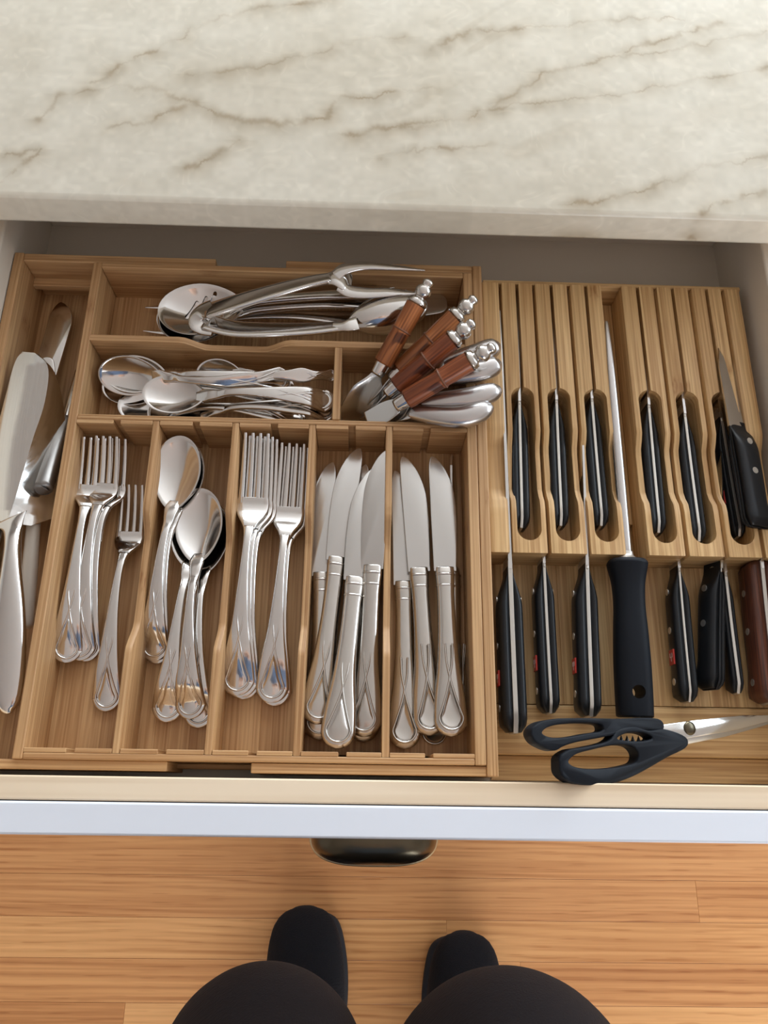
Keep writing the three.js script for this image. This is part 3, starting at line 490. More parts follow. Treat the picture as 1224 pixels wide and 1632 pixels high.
// ---------------------------------------------------------------- serving pieces in the back compartment
function servingSpoon(name, label, tip, end, roll, L, BL, BW, slotted) {
  const o = thing(name, label, 'spoon'); let g = bowlGeo(BL, BW, 0.0135, 0.0016);
  if (slotted) {
    const ev = new Evaluator(); ev.attributes = ['position', 'normal']; ev.useGroups = false; g.deleteAttribute('uv'); let b = new Brush(g, M.steel); b.updateMatrixWorld();
    for (const [x, z, a] of [[0.006, -0.009, 0.9], [0.0085, -0.001, 0.9], [0.010, 0.007, 0.9]]) { const s = new THREE.Shape(); s.absarc(0, -0.0075, 0.0016, Math.PI, 2 * Math.PI); s.absarc(0, 0.0075, 0.0016, 0, Math.PI); const c = new THREE.ExtrudeGeometry(s, { depth: 0.06, bevelEnabled: false, curveSegments: 5 }); c.rotateX(Math.PI / 2); c.rotateY(a); c.translate(x, 0.03, z); c.deleteAttribute('uv'); const k = new Brush(mergeVertices(c), M.steel); k.updateMatrixWorld(); b = ev.evaluate(b, k, SUBTRACTION); }
    g = b.geometry;
  }
  g.translate(0, 0, BL / 2); part('bowl', g, M.steel, o); const d = 0.0135;
  const st = [[0, d * 0.9, BL - 0.012, 0.014, 0.0018], [0, d + 0.002, BL, 0.0095, 0.004], [0, d + 0.006, BL + 0.02, 0.007, 0.0045], [0, d + 0.006, lerp(BL, L, 0.5), 0.0085, 0.004], [0, d + 0.002, lerp(BL, L, 0.8), 0.015, 0.0034], [0, d - 0.003, L - 0.011, 0.021, 0.003], ...roundEnd(L - 0.011, 0.021, 0.003, d - 0.004)];
  const h = part('handle', ribbon(st, { n: 16, p: 2.8 }), M.steel, o); teardrop(h, L - 0.012, 0.0055, 0.021, stationY(st), M.steel);
  lie(o, tip, end, roll, L); return o;
}
servingSpoon('serving_spoon', 'large plain serving spoon under the tongs in the back compartment', [-0.1759, 0.813, -0.3641], [0.027, 0.809, -0.3927], 0.04, 0.206, 0.066, 0.046, false);
servingSpoon('slotted_spoon', 'large slotted serving spoon with dark bowl near the back wall', [-0.1738, 0.819, -0.3674], [0.0346, 0.817, -0.3963], 0.02, 0.212, 0.070, 0.048, true);
{
  const o = thing('serving_fork', 'dark serving fork whose two tines stick out left of spoons', 'fork');
  const L = 0.2; for (const s of [-1, 1]) part('tine', ribbon([[s * 0.0115, 0.006, 0.0005, 0.001, 0.001], [s * 0.0125, 0.004, 0.02, 0.0045, 0.002], [s * 0.011, 0.0025, 0.045, 0.006, 0.0024], [s * 0.004, 0.004, 0.062, 0.007, 0.0026]], { n: 8 }), M.steel, o);
  part('handle', ribbon([[0, 0.004, 0.055, 0.015, 0.0026], [0, 0.008, 0.075, 0.008, 0.004], [0, 0.010, 0.12, 0.008, 0.0042], [0, 0.006, 0.165, 0.014, 0.0034], [0, 0.002, L - 0.01, 0.018, 0.003], ...roundEnd(L - 0.01, 0.018, 0.003, 0.0018)], { n: 14 }), M.steel, o);
  lie(o, [-0.1912, 0.807, -0.3737], [0.0109, 0.808, -0.3815], 0, L);
}
{
  const o = thing('serving_knife', 'flat server with pale rounded end behind the bamboo handles', 'serving utensil'); const L = 0.19;
  part('blade', ribbon([[0, 0.003, 0.002, 0.012, 0.0012], [0, 0.003, 0.01, 0.024, 0.0018], [0, 0.003, 0.04, 0.030, 0.002], [0, 0.003, 0.065, 0.020, 0.002], [0, 0.005, 0.08, 0.009, 0.003]], { n: 14, p: 3 }), M.satin, o);
  part('handle', ribbon([[0, 0.005, 0.078, 0.009, 0.003], [0, 0.008, 0.11, 0.008, 0.004], [0, 0.005, 0.16, 0.012, 0.0036], [0, 0.003, L - 0.008, 0.016, 0.0032], ...roundEnd(L - 0.008, 0.016, 0.003, 0.003)], { n: 14 }), M.steel, o);
  lie(o, [0.0667, 0.823, -0.3889], [-0.103, 0.819, -0.3779], 0.2, L);
}
{
  const b = [-0.1419, 0.809, -0.3802], o = thing('salad_tongs', 'sprung steel salad tongs with a claw arm and a spoon arm', 'tongs', b);
  const S = (pts, ws, opt) => ribbon(pts.map((p, i) => [p[0], p[1], p[2], ws[i][0], ws[i][1]]), opt);
  const a1 = wpart('arm', S([[-0.1325, 0.843, -0.3631], [-0.1081, 0.85, -0.3674], [-0.0805, 0.855, -0.3743], [-0.0507, 0.858, -0.3826], [-0.0322, 0.86, -0.386]], [[0.0185, 0.0034], [0.0180, 0.004], [0.0160, 0.0042], [0.0130, 0.0042], [0.0110, 0.0045]], { n: 24, p: 3.6, up: V(0, 0.95, -0.3) }), M.steel, o);
  const a2 = wpart('arm', S([[-0.1326, 0.839, -0.3563], [-0.1097, 0.84, -0.3494], [-0.0751, 0.843, -0.3474], [-0.0449, 0.845, -0.3482], [-0.0209, 0.847, -0.35]], [[0.0185, 0.0034], [0.0185, 0.004], [0.0160, 0.0042], [0.0130, 0.0042], [0.0100, 0.0045]], { n: 24, p: 3.6, up: V(0, 0.95, -0.3) }), M.steel, o);
  wpart('spring_bend', S([[-0.1266, 0.844, -0.3662], [-0.1335, 0.843, -0.3631], [-0.1371, 0.841, -0.3596], [-0.1371, 0.839, -0.355], [-0.1325, 0.838, -0.3523], [-0.1252, 0.8385, -0.351]], [[0.0180, 0.0036], [0.0185, 0.0034], [0.0188, 0.0032], [0.0188, 0.0032], [0.0185, 0.0034], [0.0180, 0.0036]], { n: 24, p: 3.4, up: V(-0.15, 0.95, -0.2) }), M.steel, o);
  wpart('claw', S([[-0.0357, 0.859, -0.3854], [-0.0292, 0.861, -0.3854], [-0.0217, 0.859, -0.3853], [-0.0157, 0.855, -0.3848]], [[0.010, 0.003], [0.014, 0.004], [0.021, 0.004], [0.016, 0.0025]], { n: 14 }), M.steel, a1);
  wpart('claw', S([[-0.0287, 0.861, -0.3866], [-0.0213, 0.863, -0.3925], [-0.0059, 0.864, -0.3953], [0.0167, 0.863, -0.3956], [0.0432, 0.859, -0.3966]], [[0.010, 0.004], [0.0105, 0.0038], [0.0075, 0.003], [0.0055, 0.0024], [0.0012, 0.001]], { n: 12 }), M.steel, a1);
  wpart('claw', S([[-0.0255, 0.859, -0.3798], [-0.0175, 0.857, -0.3762], [-0.0029, 0.857, -0.3749], [0.0171, 0.857, -0.3762], [0.037, 0.853, -0.3785]], [[0.010, 0.004], [0.0115, 0.0038], [0.0100, 0.0028], [0.0075, 0.0022], [0.0012, 0.001]], { n: 12 }), M.steel, a1);
  const g = bowlGeo(0.066, 0.034, 0.010, 0.0016); const p0 = V(...[-0.0208, 0.848, -0.3488]), p1 = V(...[0.0513, 0.851, -0.3691]), d = p0.clone().sub(p1).normalize(), side = new THREE.Vector3().crossVectors(V(0.05, 0.9, 0.45), d).normalize(), up = new THREE.Vector3().crossVectors(d, side);
  g.rotateZ(Math.PI); g.applyMatrix4(new THREE.Matrix4().makeBasis(side, up, d)); const c = p0.clone().add(p1).multiplyScalar(0.5); g.translate(c.x, c.y + 0.006, c.z); wpart('spoon_end', g, M.steel, a2);
  wpart('neck', S([[-0.0299, 0.8465, -0.3492], [-0.0228, 0.8485, -0.3487], [-0.0168, 0.8505, -0.349], [-0.0098, 0.851, -0.3507]], [[0.0098, 0.0042], [0.0088, 0.0040], [0.0110, 0.0028], [0.012, 0.0006]], { n: 12 }), M.steel, a2);
}

// ---------------------------------------------------------------- spreaders
function bambooSpreader(label, h0, h1, blade, bw, m, roll) {   // h0, h1: handle ends (blade side first); blade: points from ferrule outward
  const o = thing('bamboo_spreader', label, 'spreader', blade[blade.length - 1], 'bamboo handled spreaders'), a = V(...h0), b = V(...h1), d = b.clone().sub(a), L = d.length(); d.normalize();
  const q = new THREE.Quaternion().setFromUnitVectors(V(0, 1, 0), d), put = (g) => { g.applyQuaternion(q); g.translate(a.x, a.y, a.z); return g; };
  const r = 0.0076, pr = [[0.0001, 0], [r * 0.93, 0], [r, 0.0012], [r * 0.99, L * 0.3], [r * 0.965, L * 0.52], [r * 1.06, L * 0.55], [r * 1.06, L * 0.565], [r * 0.96, L * 0.59], [r * 1.0, L * 0.7], [r * 1.02, L - 0.001], [r * 0.9, L], [0.0001, L]];
  const h = wpart('handle', put(lathe(pr, 20)), m, o); wpart('node', put(lathe([[r * 1.04, L * 0.545], [r * 1.10, L * 0.553], [r * 1.10, L * 0.561], [r * 1.04, L * 0.57]], 20)), M.caneNode, h);
  wpart('finial', put(lathe([[0.0001, L - 0.001], [0.0079, L - 0.001], [0.0082, L + 0.001], [0.0070, L + 0.0024], [0.0070, L + 0.0036], [0.0044, L + 0.0046], [0.0047, L + 0.0056], [0.0062, L + 0.0076], [0.0067, L + 0.0100], [0.0060, L + 0.0128], [0.0042, L + 0.0146], [0.0036, L + 0.0154], [0.0043, L + 0.0168], [0.0042, L + 0.0186], [0.0026, L + 0.0202], [0.0001, L + 0.0206]], 20)), M.oldSilver, o);
  wpart('ferrule', put(lathe([[0.0001, -0.010], [0.0048, -0.010], [0.0056, -0.008], [0.0060, 0.0], [0.0060, 0.0012], [0.0001, 0.0012]], 18)), M.steel, o);
  wpart('blade', ribbon(blade.map((p, i) => [...p, ...bw[i]]), { n: 12, p: 4, up: V(Math.sin(roll), Math.cos(roll), 0.2) }), M.bladeSteel, o);
}
bambooSpreader('cheese plane with upright bamboo handle, furthest left of the four', [0.0106, 0.851, -0.3143], [0.0354, 0.875, -0.3538], [[0.0088, 0.847, -0.311], [0.005, 0.843, -0.3065], [0.0003, 0.835, -0.2996], [-0.0069, 0.823, -0.2901], [-0.0134, 0.811, -0.2836]], [[0.007, 0.0022], [0.012, 0.002], [0.027, 0.0016], [0.031, 0.0014], [0.028, 0.001]], M.cane[0], 0.5);
bambooSpreader('bamboo handled spreader second from the back, paler cane', [0.0241, 0.845, -0.3127], [0.066, 0.873, -0.3448], [[0.0208, 0.843, -0.3098], [0.0151, 0.837, -0.3057], [0.0065, 0.825, -0.2996], [-0.0034, 0.813, -0.2925]], [[0.006, 0.0022], [0.012, 0.0018], [0.018, 0.0014], [0.010, 0.001]], M.cane[1], 1.2);
bambooSpreader('bamboo handled spreader with darkest reddish cane, third from back', [0.0215, 0.851, -0.2948], [0.0627, 0.877, -0.3216], [[0.0188, 0.848, -0.2931], [0.0122, 0.841, -0.2901], [0.0036, 0.829, -0.2873], [-0.0048, 0.817, -0.2853]], [[0.006, 0.0022], [0.012, 0.0018], [0.018, 0.0014], [0.010, 0.001]], M.cane[2], 1.1);
bambooSpreader('bamboo handled spreader with broad pale blade, nearest the knives', [0.0289, 0.859, -0.2794], [0.0747, 0.883, -0.3001], [[0.0257, 0.856, -0.2782], [0.0206, 0.853, -0.2764], [0.0127, 0.847, -0.2745], [0.0051, 0.841, -0.2725], [-0.0006, 0.837, -0.2711]], [[0.007, 0.0022], [0.013, 0.002], [0.0165, 0.0016], [0.0165, 0.0014], [0.016, 0.001]], M.cane[3], -0.15);
function silverSpreader(label, neck, end, bend, tipP) {
  const o = thing('silver_spreader', label, 'spreader', tipP, 'silver handled spreaders'), a = V(...neck), b = V(...end), d = b.clone().sub(a), s = V(0, 0, 1);
  const q = (t, off, up) => { const p = a.clone().addScaledVector(d, t); return [p.x, p.y + up, p.z + off]; };
  const h = [[0, 0, 0, 0.010, 0.008], [0.12, bend * 0.25, 0.001, 0.0125, 0.0105], [0.35, bend * 0.75, 0.002, 0.0152, 0.0130], [0.6, bend, 0.002, 0.0172, 0.0145], [0.8, bend * 0.6, 0.001, 0.0170, 0.0145], [0.92, bend * 0.1, 0, 0.0135, 0.0125], [0.985, -bend * 0.2, 0, 0.0065, 0.0062], [1.0, -bend * 0.3, 0, 0.0008, 0.0008]];
  wpart('handle', ribbon(h.map(([t, off, up, w, k]) => [...q(t, off, up), w, k]), { n: 18, steps: 5, p: 2.1 }), M.satin, o);
  const t = V(...tipP), m = a.clone().lerp(t, 0.45);
  wpart('blade', ribbon([[a.x + 0.002, a.y, a.z, 0.008, 0.006], [a.x - 0.003, a.y - 0.001, a.z, 0.013, 0.0022], [m.x, m.y, m.z, 0.017, 0.0016], [lerp(m.x, t.x, 0.7), lerp(m.y, t.y, 0.7), lerp(m.z, t.z, 0.7), 0.014, 0.0014], [t.x, t.y, t.z, 0.004, 0.001]], { n: 12, p: 3 }), M.bladeSteel, o);
}
silverSpreader('silver bulb handled spreader furthest back of the four', [0.0588, 0.85, -0.3175], [0.1015, 0.857, -0.3309], 0.003, [0.0229, 0.817, -0.3182]);
silverSpreader('silver bulb handled spreader second from the back', [0.0576, 0.85, -0.3019], [0.1015, 0.859, -0.3135], 0.0035, [0.0169, 0.813, -0.3098]);
silverSpreader('silver bulb handled spreader third from the back', [0.041, 0.85, -0.2823], [0.1015, 0.857, -0.2911], 0.004, [0.0017, 0.811, -0.2937]);
silverSpreader('silver bulb handled spreader in front, nearest the table knives', [0.0323, 0.849, -0.274], [0.0939, 0.859, -0.2744], 0.0075, [0.0098, 0.823, -0.2805]);

// ---------------------------------------------------------------- left compartment
{
  const b = [-0.2659, 0.813, -0.1568], o = thing('cake_server', 'broad steel cake server with curved handle lying in left compartment', 'cake server', b);
  // the blade is a trough: two long facets that meet in a soft crease
  const rows = []; const edgeL = [[-0.2726, 0.841, -0.3223], [-0.2762, 0.841, -0.3149], [-0.2791, 0.84, -0.2871], [-0.2816, 0.839, -0.2476], [-0.285, 0.836, -0.2129], [-0.2846, 0.834, -0.1913], [-0.2743, 0.834, -0.1847]], crease = [[-0.2603, 0.846, -0.3185], [-0.2485, 0.847, -0.3072], [-0.2455, 0.847, -0.2763], [-0.2503, 0.845, -0.2456], [-0.2549, 0.842, -0.2163], [-0.2592, 0.839, -0.1916], [-0.2612, 0.838, -0.1821]], edgeR = [[-0.2582, 0.844, -0.3187], [-0.2458, 0.842, -0.3063], [-0.2402, 0.831, -0.2882], [-0.237, 0.821, -0.2626], [-0.2331, 0.818, -0.2267], [-0.2334, 0.818, -0.1967], [-0.2476, 0.829, -0.1826]];
  const cr = (pts) => new THREE.CatmullRomCurve3(pts.map((p) => V(...p))).getPoints(36), A = cr(edgeL), C = cr(crease), E = cr(edgeR), top = [], N = 14;
  for (let i = 0; i <= 36; i++) { const row = []; for (let j = 0; j <= N; j++) { const u = j / N * 2, p = u < 1 ? A[i].clone().lerp(C[i], u) : C[i].clone().lerp(E[i], u - 1); row.push(p); } rows.push(row); }
  const rings = rows.map((r) => [...r.map((p) => p.clone().add(V(0, 0.0006, 0))), ...r.slice().reverse().map((p) => p.clone().add(V(0, -0.0008, 0)))]);
  const g = toCreasedNormals(skin(rings), 0.35); wpart('blade', g, M.brushedSteel, o);
  wpart('handle', ribbon([[...[-0.259, 0.84, -0.1844], 0.026, 0.002], [...[-0.2551, 0.842, -0.1771], 0.015, 0.0045], [...[-0.2516, 0.845, -0.1643], 0.0115, 0.008], [...[-0.2484, 0.847, -0.1453], 0.0135, 0.0100], [...[-0.2459, 0.845, -0.121], 0.0195, 0.011], [...[-0.244, 0.841, -0.0955], 0.0235, 0.0115], [...[-0.2426, 0.837, -0.0726], 0.0235, 0.011], [...[-0.241, 0.835, -0.0589], 0.0195, 0.009], [...[-0.2396, 0.834, -0.0507], 0.012, 0.006], [...[-0.2381, 0.834, -0.047], 0.003, 0.002]], { n: 20, steps: 5, p: 2.2 }), M.steel, o);
}
{
  const o = thing('carving_knife', 'polished knife blade with rounded tip pointing at the back wall', 'knife');
  const L = 0.26; const s = new THREE.Shape(); s.moveTo(-0.004, 0); s.bezierCurveTo(0.004, 0.002, 0.0105, 0.010, 0.0112, 0.022); s.lineTo(0.0105, 0.125); s.lineTo(-0.0095, 0.125); s.lineTo(-0.0105, 0.014); s.bezierCurveTo(-0.0095, 0.006, -0.007, 0.001, -0.004, 0);
  let g = extrude(s, 0.002, 0.0007); g.deleteAttribute('uv'); g.rotateX(Math.PI / 2); g.translate(0, 0.007, 0); part('blade', toCreasedNormals(g, 0.5), M.steel, o);
  part('handle', ribbon([[0, 0.006, 0.118, 0.010, 0.009], [0, 0.006, 0.126, 0.0135, 0.011], [0, 0.006, 0.18, 0.0138, 0.0115], [0, 0.006, L - 0.001, 0.0148, 0.0118], [0, 0.006, L, 0.0130, 0.010]], { n: 18 }), M.oldSilver, o);
  lie(o, [-0.2597, 0.803, -0.3905], [-0.2731, 0.802, -0.2618], 0.12, L);
}
{
  const o = thing('corer', 'grey satin utensil tube with a flat end lying along the tray wall', 'utensil', [-0.2389, 0.839, -0.2099]); const a = V(...[-0.2389, 0.839, -0.2099]), b = V(...[-0.24, 0.817, -0.2766]), c = V(...[-0.2425, 0.805, -0.3277]), d = b.clone().sub(a), e = c.clone().sub(a);
  part('handle', ribbon([[0, 0, 0, 0.0105, 0.0105], [0.0002, -0.0001, -0.0008, 0.0128, 0.0128], [d.x * 0.5, d.y * 0.5, d.z * 0.5, 0.0124, 0.0124], [d.x * 0.95, d.y * 0.95, d.z * 0.95, 0.0112, 0.0112], [d.x, d.y, d.z, 0.007, 0.007]], { n: 20 }), M.gunmetal, o);
  part('shaft', ribbon([[d.x * 0.95, d.y * 0.95, d.z * 0.95, 0.006, 0.006], [lerp(d.x, e.x, 0.5), lerp(d.y, e.y, 0.5), lerp(d.z, e.z, 0.5), 0.006, 0.005], [e.x, e.y, e.z, 0.004, 0.003]], { n: 12 }), M.steel, o);
}
{
  const o = thing('butter_knife', 'butter knife with pearly white handle partly under the cake server', 'knife'); const L = 0.215;
  part('blade', ribbon([[0.0, 0.005, 0.001, 0.004, 0.001], [0, 0.005, 0.006, 0.012, 0.0016], [0, 0.005, 0.03, 0.0165, 0.002], [0, 0.005, 0.08, 0.014, 0.002], [0, 0.005, 0.115, 0.008, 0.003]], { n: 14, p: 3 }), M.steel, o);
  part('ferrule', ribbon([[0, 0.005, 0.112, 0.005, 0.005], [0, 0.005, 0.122, 0.0056, 0.0054], [0, 0.005, 0.126, 0.0098, 0.0092], [0, 0.005, 0.1285, 0.0098, 0.0092]], { n: 16 }), M.oldSilver, o);
  part('handle', ribbon([[0, 0.005, 0.128, 0.0090, 0.0086], [0, 0.005, 0.15, 0.0102, 0.0096], [0, 0.005, 0.18, 0.0112, 0.0104], [0, 0.005, L - 0.006, 0.0112, 0.0104], [0, 0.005, L - 0.001, 0.008, 0.0074], [0, 0.005, L, 0.002, 0.002]], { n: 16 }), M.pearl, o);
  lie(o, [-0.2553, 0.831, -0.3226], [-0.2446, 0.807, -0.0844], 0, L);
}
{
  const o = thing('bronze_handle_spoon', 'worn bronze coloured handle tip showing below the cake server', 'utensil'); const L = 0.14;
  part('handle', ribbon([[0, 0.003, 0.0, 0.006, 0.004], [0, 0.003, 0.07, 0.008, 0.004], [0, 0.003, L - 0.008, 0.0125, 0.004], ...roundEnd(L - 0.008, 0.0125, 0.004, 0.003)], { n: 14 }), M.bronze, o);
  part('bowl', (() => { const g = bowlGeo(0.05, 0.03, 0.007); g.translate(0, 0, -0.022); return g; })(), M.bronze, o);
  lie(o, [-0.2897, 0.801, -0.185], [-0.2479, 0.802, -0.0416], 0, L);
}
// ---------------------------------------------------------------- kitchen knives: z runs back from the bolster to the butt, the spine is y = 0
function kitchenKnife(name, label, group, neck, butt, o = {}) {
  const { H = 0.022, T = 0.0150, BL = 0.11, BH = 0.021, tang = 0.0030, logo = true, wood = false, roll = 0, belly = 0, tangMat = M.tang, bladeOut = 0, tip = 1 } = o;
  const k = thing(name, label, 'knife', [0, 0, 0], group), a = V(...neck), b = V(...butt), L = a.distanceTo(b), mat = wood ? M.rosewood : M.black;
  const spineY = (u) => -0.0008 + (-0.0012) * Math.sin(u * Math.PI) * 0.6 - 0.0035 * sm(0.9, 1, u) ** 2, low = (u) => -H * (0.86 + 0.10 * Math.sin(u * Math.PI * 1.0 + 0.3) * 0.6 + 0.16 * sm(0.75, 0.97, u)) - belly * sm(0.8, 1, u) + 0.006 * sm(0.97, 1, u);
  // metal tang: outline in the z-y plane
  const out = []; for (let i = 0; i <= 30; i++) out.push([i / 30 * L, spineY(i / 30) + 0.0003]); for (let i = 30; i >= 0; i--) out.push([i / 30 * L, low(i / 30) - 0.0002]);
  const tg = profileWall(out, 'z', -tang / 2, tang / 2, 0.0005); part('tang', tg, tangMat, k);
  for (const s of [-1, 1]) {
    const rings = []; for (let i = 0; i <= 26; i++) {
      const u = i / 26, z = lerp(wood ? 0.0 : 0.004, L - 0.0008, u), top = spineY(u) - 0.0002, bot = low(u), front = wood ? sm(-0.05, 0.03, u) : sm(0, 0.26, u) ** 0.8, end = 1 - 0.55 * sm(0.93, 1, u) ** 2, t = (T - tang) / 2 * Math.max(0.05, front) * end, c = (top + bot) / 2, h = (top - bot) / 2, ring = [];
      for (let j = 0; j <= 12; j++) { const q = -Math.PI / 2 + j / 12 * Math.PI, cx = Math.max(0, Math.cos(q)), sy = Math.sin(q); ring.push(V(s * (tang / 2 - 0.0002 + t * cx ** 0.45), c + h * Math.sign(sy) * Math.abs(sy) ** 0.75, z)); }
      if (s > 0) rings.push(ring); else rings.push(ring.reverse());
    }
    const sc = part('scale', skin(rings), mat, k);
    const xs = s * (T / 2 - 0.0001), n = o.rivets ?? 3; for (let i = 0; i < n; i++) { const uu = [0.22, 0.5, 0.86][i], z = L * uu, fr = wood ? sm(-0.05, 0.03, uu) : sm(0, 0.26, uu) ** 0.8; const r = new THREE.CylinderGeometry(0.0026, 0.0026, 0.0006, 16); r.rotateZ(Math.PI / 2); r.translate(s * (tang / 2 + (T - tang) / 2 * fr - 0.0003), -H * 0.5, z); part('rivet', r, M.rivet, sc); }
    if (logo && s < 0) { const g = box(-0.0006, 0.0006, -0.0042, 0.0042, -0.0055, 0.0055, 0.0002); g.translate(xs, -H * 0.48, L * 0.69); part('emblem_tile', g, M.red, sc, 'small red square with a pale trident'); const m = merge([box(-0.0003, 0.0003, -0.0003, 0.0003, -0.003, 0.003, 0), box(-0.0003, 0.0003, -0.0022, 0.0022, -0.0003, 0.0003, 0), ...[-0.002, 0, 0.002].map((y) => box(-0.0003, 0.0003, y - 0.0003, y + 0.0003, -0.003, 0, 0))]); m.translate(xs - 0.0005, -H * 0.48, L * 0.69); part('trident_mark', m, M.mark, sc); }
  }
  // blade: wedge section, spine thick, edge thin; bolster blends it into the handle
  const rings = []; const NB = 30; for (let i = 0; i <= NB; i++) { const u = i / NB, z = 0.006 - u * (BL + 0.006), sp = (o.spine ?? 0.0020) * lerp(1, 0.45, u), h = BH * (1 - tip * 0.97 * sm(0.62, 1, u) ** 1.4) * (o.taper ? lerp(1, 0.6, u) : 1), dropS = -0.0002 - BH * 0.10 * sm(0.7, 1, u) * tip; rings.push([V(-sp / 2, dropS, z), V(sp / 2, dropS, z), V(sp / 2 * 0.8, dropS - h * 0.5, z), V(0.0001, dropS - h, z), V(-0.0001, dropS - h, z), V(-sp / 2 * 0.8, dropS - h * 0.5, z)]); }
  part('blade', toCreasedNormals(skin(rings.reverse()), 0.5), o.bladeMat ?? M.bladeSteel, k);
  if (!wood && o.bolster !== false) part('bolster', ribbon([[0, -H * 0.46, -0.004, (o.spine ?? 0.002), H * 0.84], [0, -H * 0.46, 0.003, tang, H * 0.88], [0, -H * 0.46, 0.009, tang + 0.0004, H * 0.88]], { n: 14, p: 4 }), M.tang, k);
  const d = b.clone().sub(a).normalize(), S = new THREE.Vector3().crossVectors(V(0, 1, 0), d).normalize(), U = new THREE.Vector3().crossVectors(d, S);
  k.quaternion.setFromRotationMatrix(new THREE.Matrix4().makeBasis(S, U, d)).multiply(new THREE.Quaternion().setFromAxisAngle(V(0, 0, 1), roll)); k.position.copy(a);
  return k;
}
const G1 = 'steak knives in the wells', G2 = 'long knives with handles on the base board';
kitchenKnife('steak_knife', 'black handled knife in the first well from the left', G1, [0.1206, 0.833, -0.3008], [0.117, 0.837, -0.1883], { BL: 0.10, tang: 0.0022 });
kitchenKnife('steak_knife', 'black handled knife in the second well from the left', G1, [0.1504, 0.833, -0.3028], [0.1468, 0.837, -0.1905], { BL: 0.105, tang: 0.0022 });
kitchenKnife('steak_knife', 'black handled knife in the third well from the left', G1, [0.1789, 0.833, -0.3048], [0.1775, 0.837, -0.1912], { BL: 0.108, tang: 0.0022 });
kitchenKnife('steak_knife', 'black handled knife in the first well right of the channel', G1, [0.2246, 0.833, -0.3005], [0.2206, 0.837, -0.1867], { BL: 0.095, tang: 0.0022 });
kitchenKnife('steak_knife', 'black handled knife in the second well right of the channel', G1, [0.2527, 0.833, -0.2934], [0.2506, 0.837, -0.1805], { BL: 0.09, tang: 0.0022 });
kitchenKnife('steak_knife', 'black handled knife upright in the last well, under another', G1, [0.2843, 0.828, -0.2929], [0.2856, 0.83, -0.1875], { BL: 0.08, T: 0.013, tang: 0.0022, H: 0.0185 });
kitchenKnife('utility_knife', 'black handled knife lying on its side across the last well', G1, [0.2812, 0.842, -0.2786], [0.2808, 0.845, -0.1894], { BL: 0.066, BH: 0.027, H: 0.0245, T: 0.0145, roll: 1.22, tang: 0.0016, tangMat: M.black, bolster: false, rivets: 2, logo: false, belly: 0.004, tip: 1 });
kitchenKnife('chef_knife', 'largest black handled knife, leftmost of the lower row', G2, [0.1069, 0.835, -0.1619], [0.1069, 0.833, -0.0396], { H: 0.026, T: 0.0192, BL: 0.215, BH: 0.026, tang: 0.0034, spine: 0.0028 });
kitchenKnife('boning_knife', 'slim black handled knife second in the lower row', G2, [0.1336, 0.829, -0.1682], [0.1329, 0.829, -0.0538], { H: 0.022, T: 0.0158, BL: 0.15, BH: 0.02, tang: 0.0022 });
kitchenKnife('carving_knife', 'black handled knife with red square beside the sharpening steel', G2, [0.1646, 0.834, -0.1659], [0.1596, 0.835, -0.0515], { H: 0.024, T: 0.0178, BL: 0.2, BH: 0.024, tang: 0.0028, spine: 0.0022 });
kitchenKnife('paring_knife', 'short black handled knife just right of the sharpening steel', G2, [0.2364, 0.826, -0.1678], [0.2337, 0.826, -0.0634], { H: 0.0200, T: 0.0158, BL: 0.12, BH: 0.02, tang: 0.0018 });
kitchenKnife('peeling_knife', 'black handled knife turned on its side showing two rivets', G2, [0.267, 0.831, -0.1666], [0.2542, 0.829, -0.0717], { H: 0.0215, T: 0.015, BL: 0.09, BH: 0.018, roll: -0.3, rivets: 2, logo: false, belly: 0.002, tang: 0.002, tangMat: M.black });
kitchenKnife('peeling_knife', 'thin black handled knife peeping out beneath the turned one', G2, [0.2747, 0.819, -0.1667], [0.2712, 0.823, -0.0705], { H: 0.016, T: 0.0105, BL: 0.09, BH: 0.014, tang: 0.0024, logo: false, rivets: 2 });
kitchenKnife('wooden_handle_knife', 'brown wooden handled knife at the right edge of the drawer', undefined, [0.2964, 0.833, -0.1666], [0.2907, 0.835, -0.0634], { H: 0.028, T: 0.020, BL: 0.2, BH: 0.026, wood: true, logo: false });
